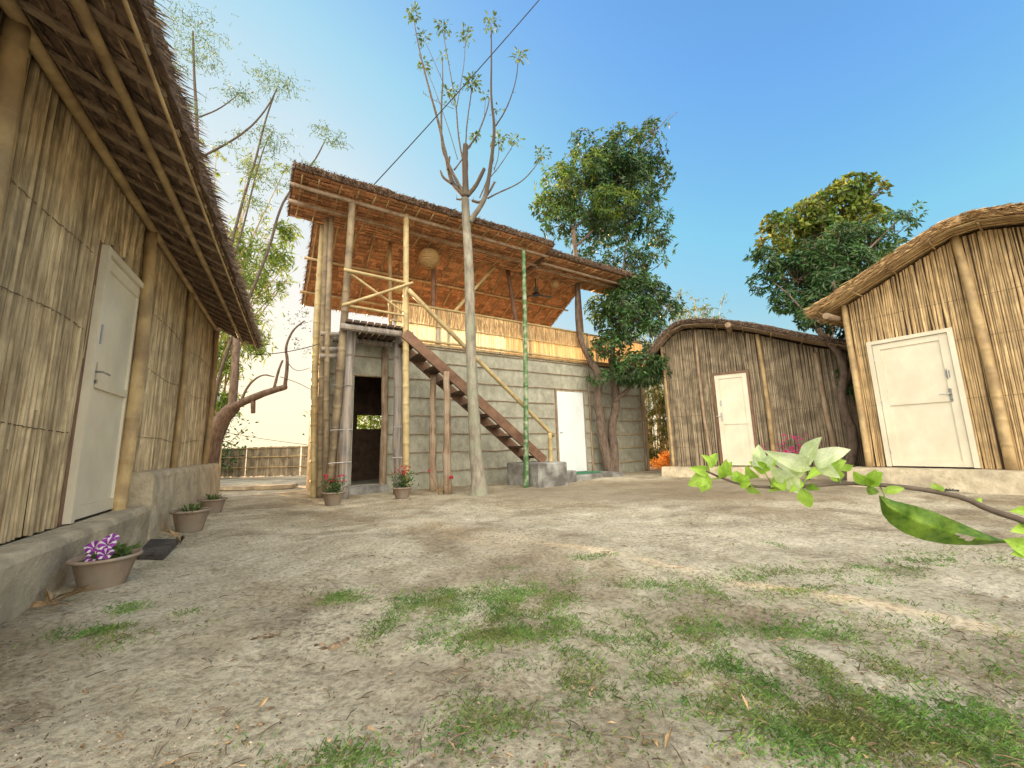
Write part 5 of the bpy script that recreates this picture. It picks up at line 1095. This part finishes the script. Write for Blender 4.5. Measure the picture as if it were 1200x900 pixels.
# ------------------------------------------------------------------ foreground flowering branch
def branch():
    D = .50
    def B(x, y, dd=0): return PY(x, y, D + dd)
    root = Vector((1.02, .42, 0)); t = thing('flowering_branch', 'white flowering branch with lime leaves reaching in close from the right edge', 'branch', root)
    pix = [(1330, 665, .0), (1270, 640, 0), (1200, 610, 0), (1160, 598, .01), (1130, 583, .0), (1100, 577, .02), (1065, 571, .02), (1030, 568, .02), (990, 566, .03), (955, 569, .03), (925, 571, .03), (895, 571, .02), (868, 568, .02), (845, 560, .02), (828, 552, .01)]
    pts = [Vector((1.02, .42, -.03)), Vector((1.01, .43, .25)), Vector((.92, .45, .48))] + [B(*p) for p in pix]; pts = smooth_pts(pts, 2); k = len(pts)
    mb = MB(); mb.tube(pts, [.0055 - .0043 * (i / (k - 1)) ** .8 for i in range(k)], 8, rough=.08); mb.build('stem', M['twig'], t, smooth=True)
    def blade(mb, base, tip, wd, nrm, curl=.15, n=12, m_=9, wavy=.09, sharp=1.0):
        """broad leaf or bract between two points, cupped across and bent along its length"""
        ax = tip - base; Ln = ax.length; ax.normalize(); x = ax.cross(nrm).normalized(); nn = x.cross(ax); V = []; ph = rn(0, 6)
        for i in range(n + 1):
            s_ = i / n; wv = wd / 2 * (math.sin(math.pi * min(1, s_ ** .72)) ** (.8 * sharp)) + .0003
            for j in range(m_ + 1):
                q = (j / m_ - .5) * 2
                V.append(base + ax * Ln * s_ + x * wv * q + nn * (curl * Ln * (4 * s_ * (1 - s_)) * .5 + abs(q) ** 1.5 * wv * .35 + wavy * wv * math.sin(s_ * 11 + q * 2 + ph)))
        W = m_ + 1; base_r = rn(.3, .6); k0 = len(mb.r); mb.add(V, [(i * W + j, i * W + j + 1, (i + 1) * W + j + 1, (i + 1) * W + j) for i in range(n) for j in range(m_)])
        for i in range(n):
            for j in range(m_): mb.r[k0 + i * m_ + j] = base_r + (.4 if j == m_ // 2 else 0) + .18 * ((i + abs(j - m_ // 2)) % 2) + rn(-.08, .08)
    view = -ray(950, 560).normalized()
    def bladepx(mb, x0, y0, x1, y1, w_, dd=0, dd2=0, tilt=.4, **kw): blade(mb, B(x0, y0, dd), B(x1, y1, dd2), w_ * D / FPX, (view + Vector((rn(-tilt, tilt), rn(-tilt, tilt), rn(-tilt, tilt)))).normalized(), **kw)
    # white bract clusters
    cl = [((948, 545), [((948, 545), (895, 528), 26), ((945, 543), (963, 512), 26), ((955, 545), (997, 527), 30), ((950, 548), (915, 556), 20), ((958, 542), (985, 560), 20), ((940, 545), (905, 540), 22)]),
          ((918, 568), [((925, 560), (912, 575), 24), ((922, 556), (935, 578), 26), ((925, 560), (902, 545), 24), ((930, 556), (943, 546), 16)]),
          ((896, 545), [((893, 547), (889, 521), 20), ((895, 545), (907, 530), 15), ((893, 547), (884, 535), 12)])]
    for cen, bl in cl:
        mb = MB()
        for (a, b_, w_) in bl: bladepx(mb, a[0], a[1], b_[0], b_[1], w_ * .74, .02, rn(-.02, .03), .5, curl=.18, wavy=.12)
        mb.build('white_bracts', M['bract'], t, smooth=True)
    # pale green buds and young leaves
    buds = [(835, 548, 822, 533, 11), (835, 548, 840, 531, 12), (832, 552, 808, 548, 12), (830, 556, 806, 569, 16), (825, 560, 822, 577, 14), (828, 556, 832, 574, 13), (850, 556, 851, 538, 14), (852, 556, 858, 541, 10), (848, 560, 842, 545, 9), (866, 568, 862, 552, 14), (868, 568, 876, 556, 14), (866, 567, 880, 566, 10),
            (876, 566, 893, 578, 14), (885, 560, 874, 545, 12), (898, 553, 908, 533, 12), (900, 550, 878, 541, 15), (905, 560, 920, 575, 16), (912, 556, 903, 571, 14), (920, 560, 900, 576, 10), (975, 548, 992, 540, 14), (972, 550, 985, 562, 14), (980, 545, 1000, 545, 10), (960, 552, 945, 562, 10), (968, 545, 975, 530, 10), (938, 562, 925, 577, 9)]
    for b_ in buds:
        mb = MB(); bladepx(mb, *b_, .02, rn(0, .03), .6, curl=.3, n=9, m_=7); mb.build('young_leaf', M['bud'], t, smooth=True)
    for (x0, y0, x1, y1, w_, mm) in ((940, 573, 950, 595, 15, 'bud'), (945, 571, 961, 574, 9, 'bigleaf'), (1020, 570, 1026, 550, 13, 'bud'), (1024, 568, 1030, 552, 10, 'bud'), (1020, 566, 1000, 552, 16, 'bud'), (1018, 566, 1035, 554, 14, 'bud'), (1022, 570, 1018, 580, 12, 'bigleaf'), (1036, 576, 1060, 572, 9, 'bud'), (1104, 577, 1092, 566, 11, 'bud'), (1205, 600, 1183, 599, 11, 'bud'), (1206, 618, 1184, 623, 14, 'bud'), (1210, 645, 1176, 632, 22, 'bud'), (1210, 640, 1185, 650, 18, 'bud'), (1140, 590, 1150, 584, 6, 'bud')):
        mb = MB(); bladepx(mb, x0, y0, x1, y1, w_, .015, rn(-.005, .02), .5, curl=.15); mb.build('leaf', M[mm], t, smooth=True)
    # small stalks
    mb = MB()
    for (a, b_) in (((905, 571), (893, 550)), ((925, 571), (915, 558)), ((940, 571), (945, 548)), ((868, 568), (852, 556)), ((868, 568), (866, 560)), ((850, 562), (838, 550)), ((985, 566), (975, 548)), ((1030, 568), (1037, 585)), ((1030, 568), (1024, 556)), ((940, 571), (945, 578)), ((1110, 579), (1100, 572)), ((843, 560), (825, 562))):
        mb.tube([B(*a, .025), B((a[0] + b_[0]) / 2 + 2, (a[1] + b_[1]) / 2 + 1, .022), B(*b_, .02)], [.0009, .0007, .0006], 5)
    mb.build('stalks', M['bud'], t, smooth=True)
    # the big drooping leaf with a hole near its tip
    mb = MB(); n = 26; m_ = 10; up = [(1030, 580), (1048, 587), (1070, 592), (1090, 598), (1112, 607), (1135, 617), (1158, 627), (1180, 634)]; lo = [(1030, 582), (1033, 601), (1043, 614), (1060, 625), (1082, 633), (1110, 638), (1145, 639), (1180, 636)]
    def lerp_pl(pl, s_): k = s_ * (len(pl) - 1); i = min(len(pl) - 2, int(k)); f = k - i; return (pl[i][0] * (1 - f) + pl[i + 1][0] * f, pl[i][1] * (1 - f) + pl[i + 1][1] * f)
    V = []
    for i in range(n + 1):
        a = lerp_pl(up, i / n); b_ = lerp_pl(lo, i / n)
        for j in range(m_ + 1):
            q = j / m_; x = a[0] * (1 - q) + b_[0] * q; y = a[1] * (1 - q) + b_[1] * q; V.append(B(x, y, .015 + .012 * abs(q - .45) * 2 + .004 * math.sin(i * .8) + .01 * i / n))
    W = m_ + 1; fs = []
    for i in range(n):
        for j in range(m_):
            if (i, j) in ((19, 4), (19, 5), (20, 4), (20, 5), (20, 6), (18, 4)): continue
            fs.append((i * W + j, i * W + j + 1, (i + 1) * W + j + 1, (i + 1) * W + j))
    mb.add(V, fs, .5)
    for k_ in range(len(fs)): i, j = divmod(fs[k_][0], W); mb.r[k_] = (.95 if j == 4 else .4) + .22 * (((i * 2 + abs(j - 4)) // 2) % 2) + rn(-.15, .15)
    mb.build('big_leaf', M['bigleaf'], t, smooth=True)
branch()
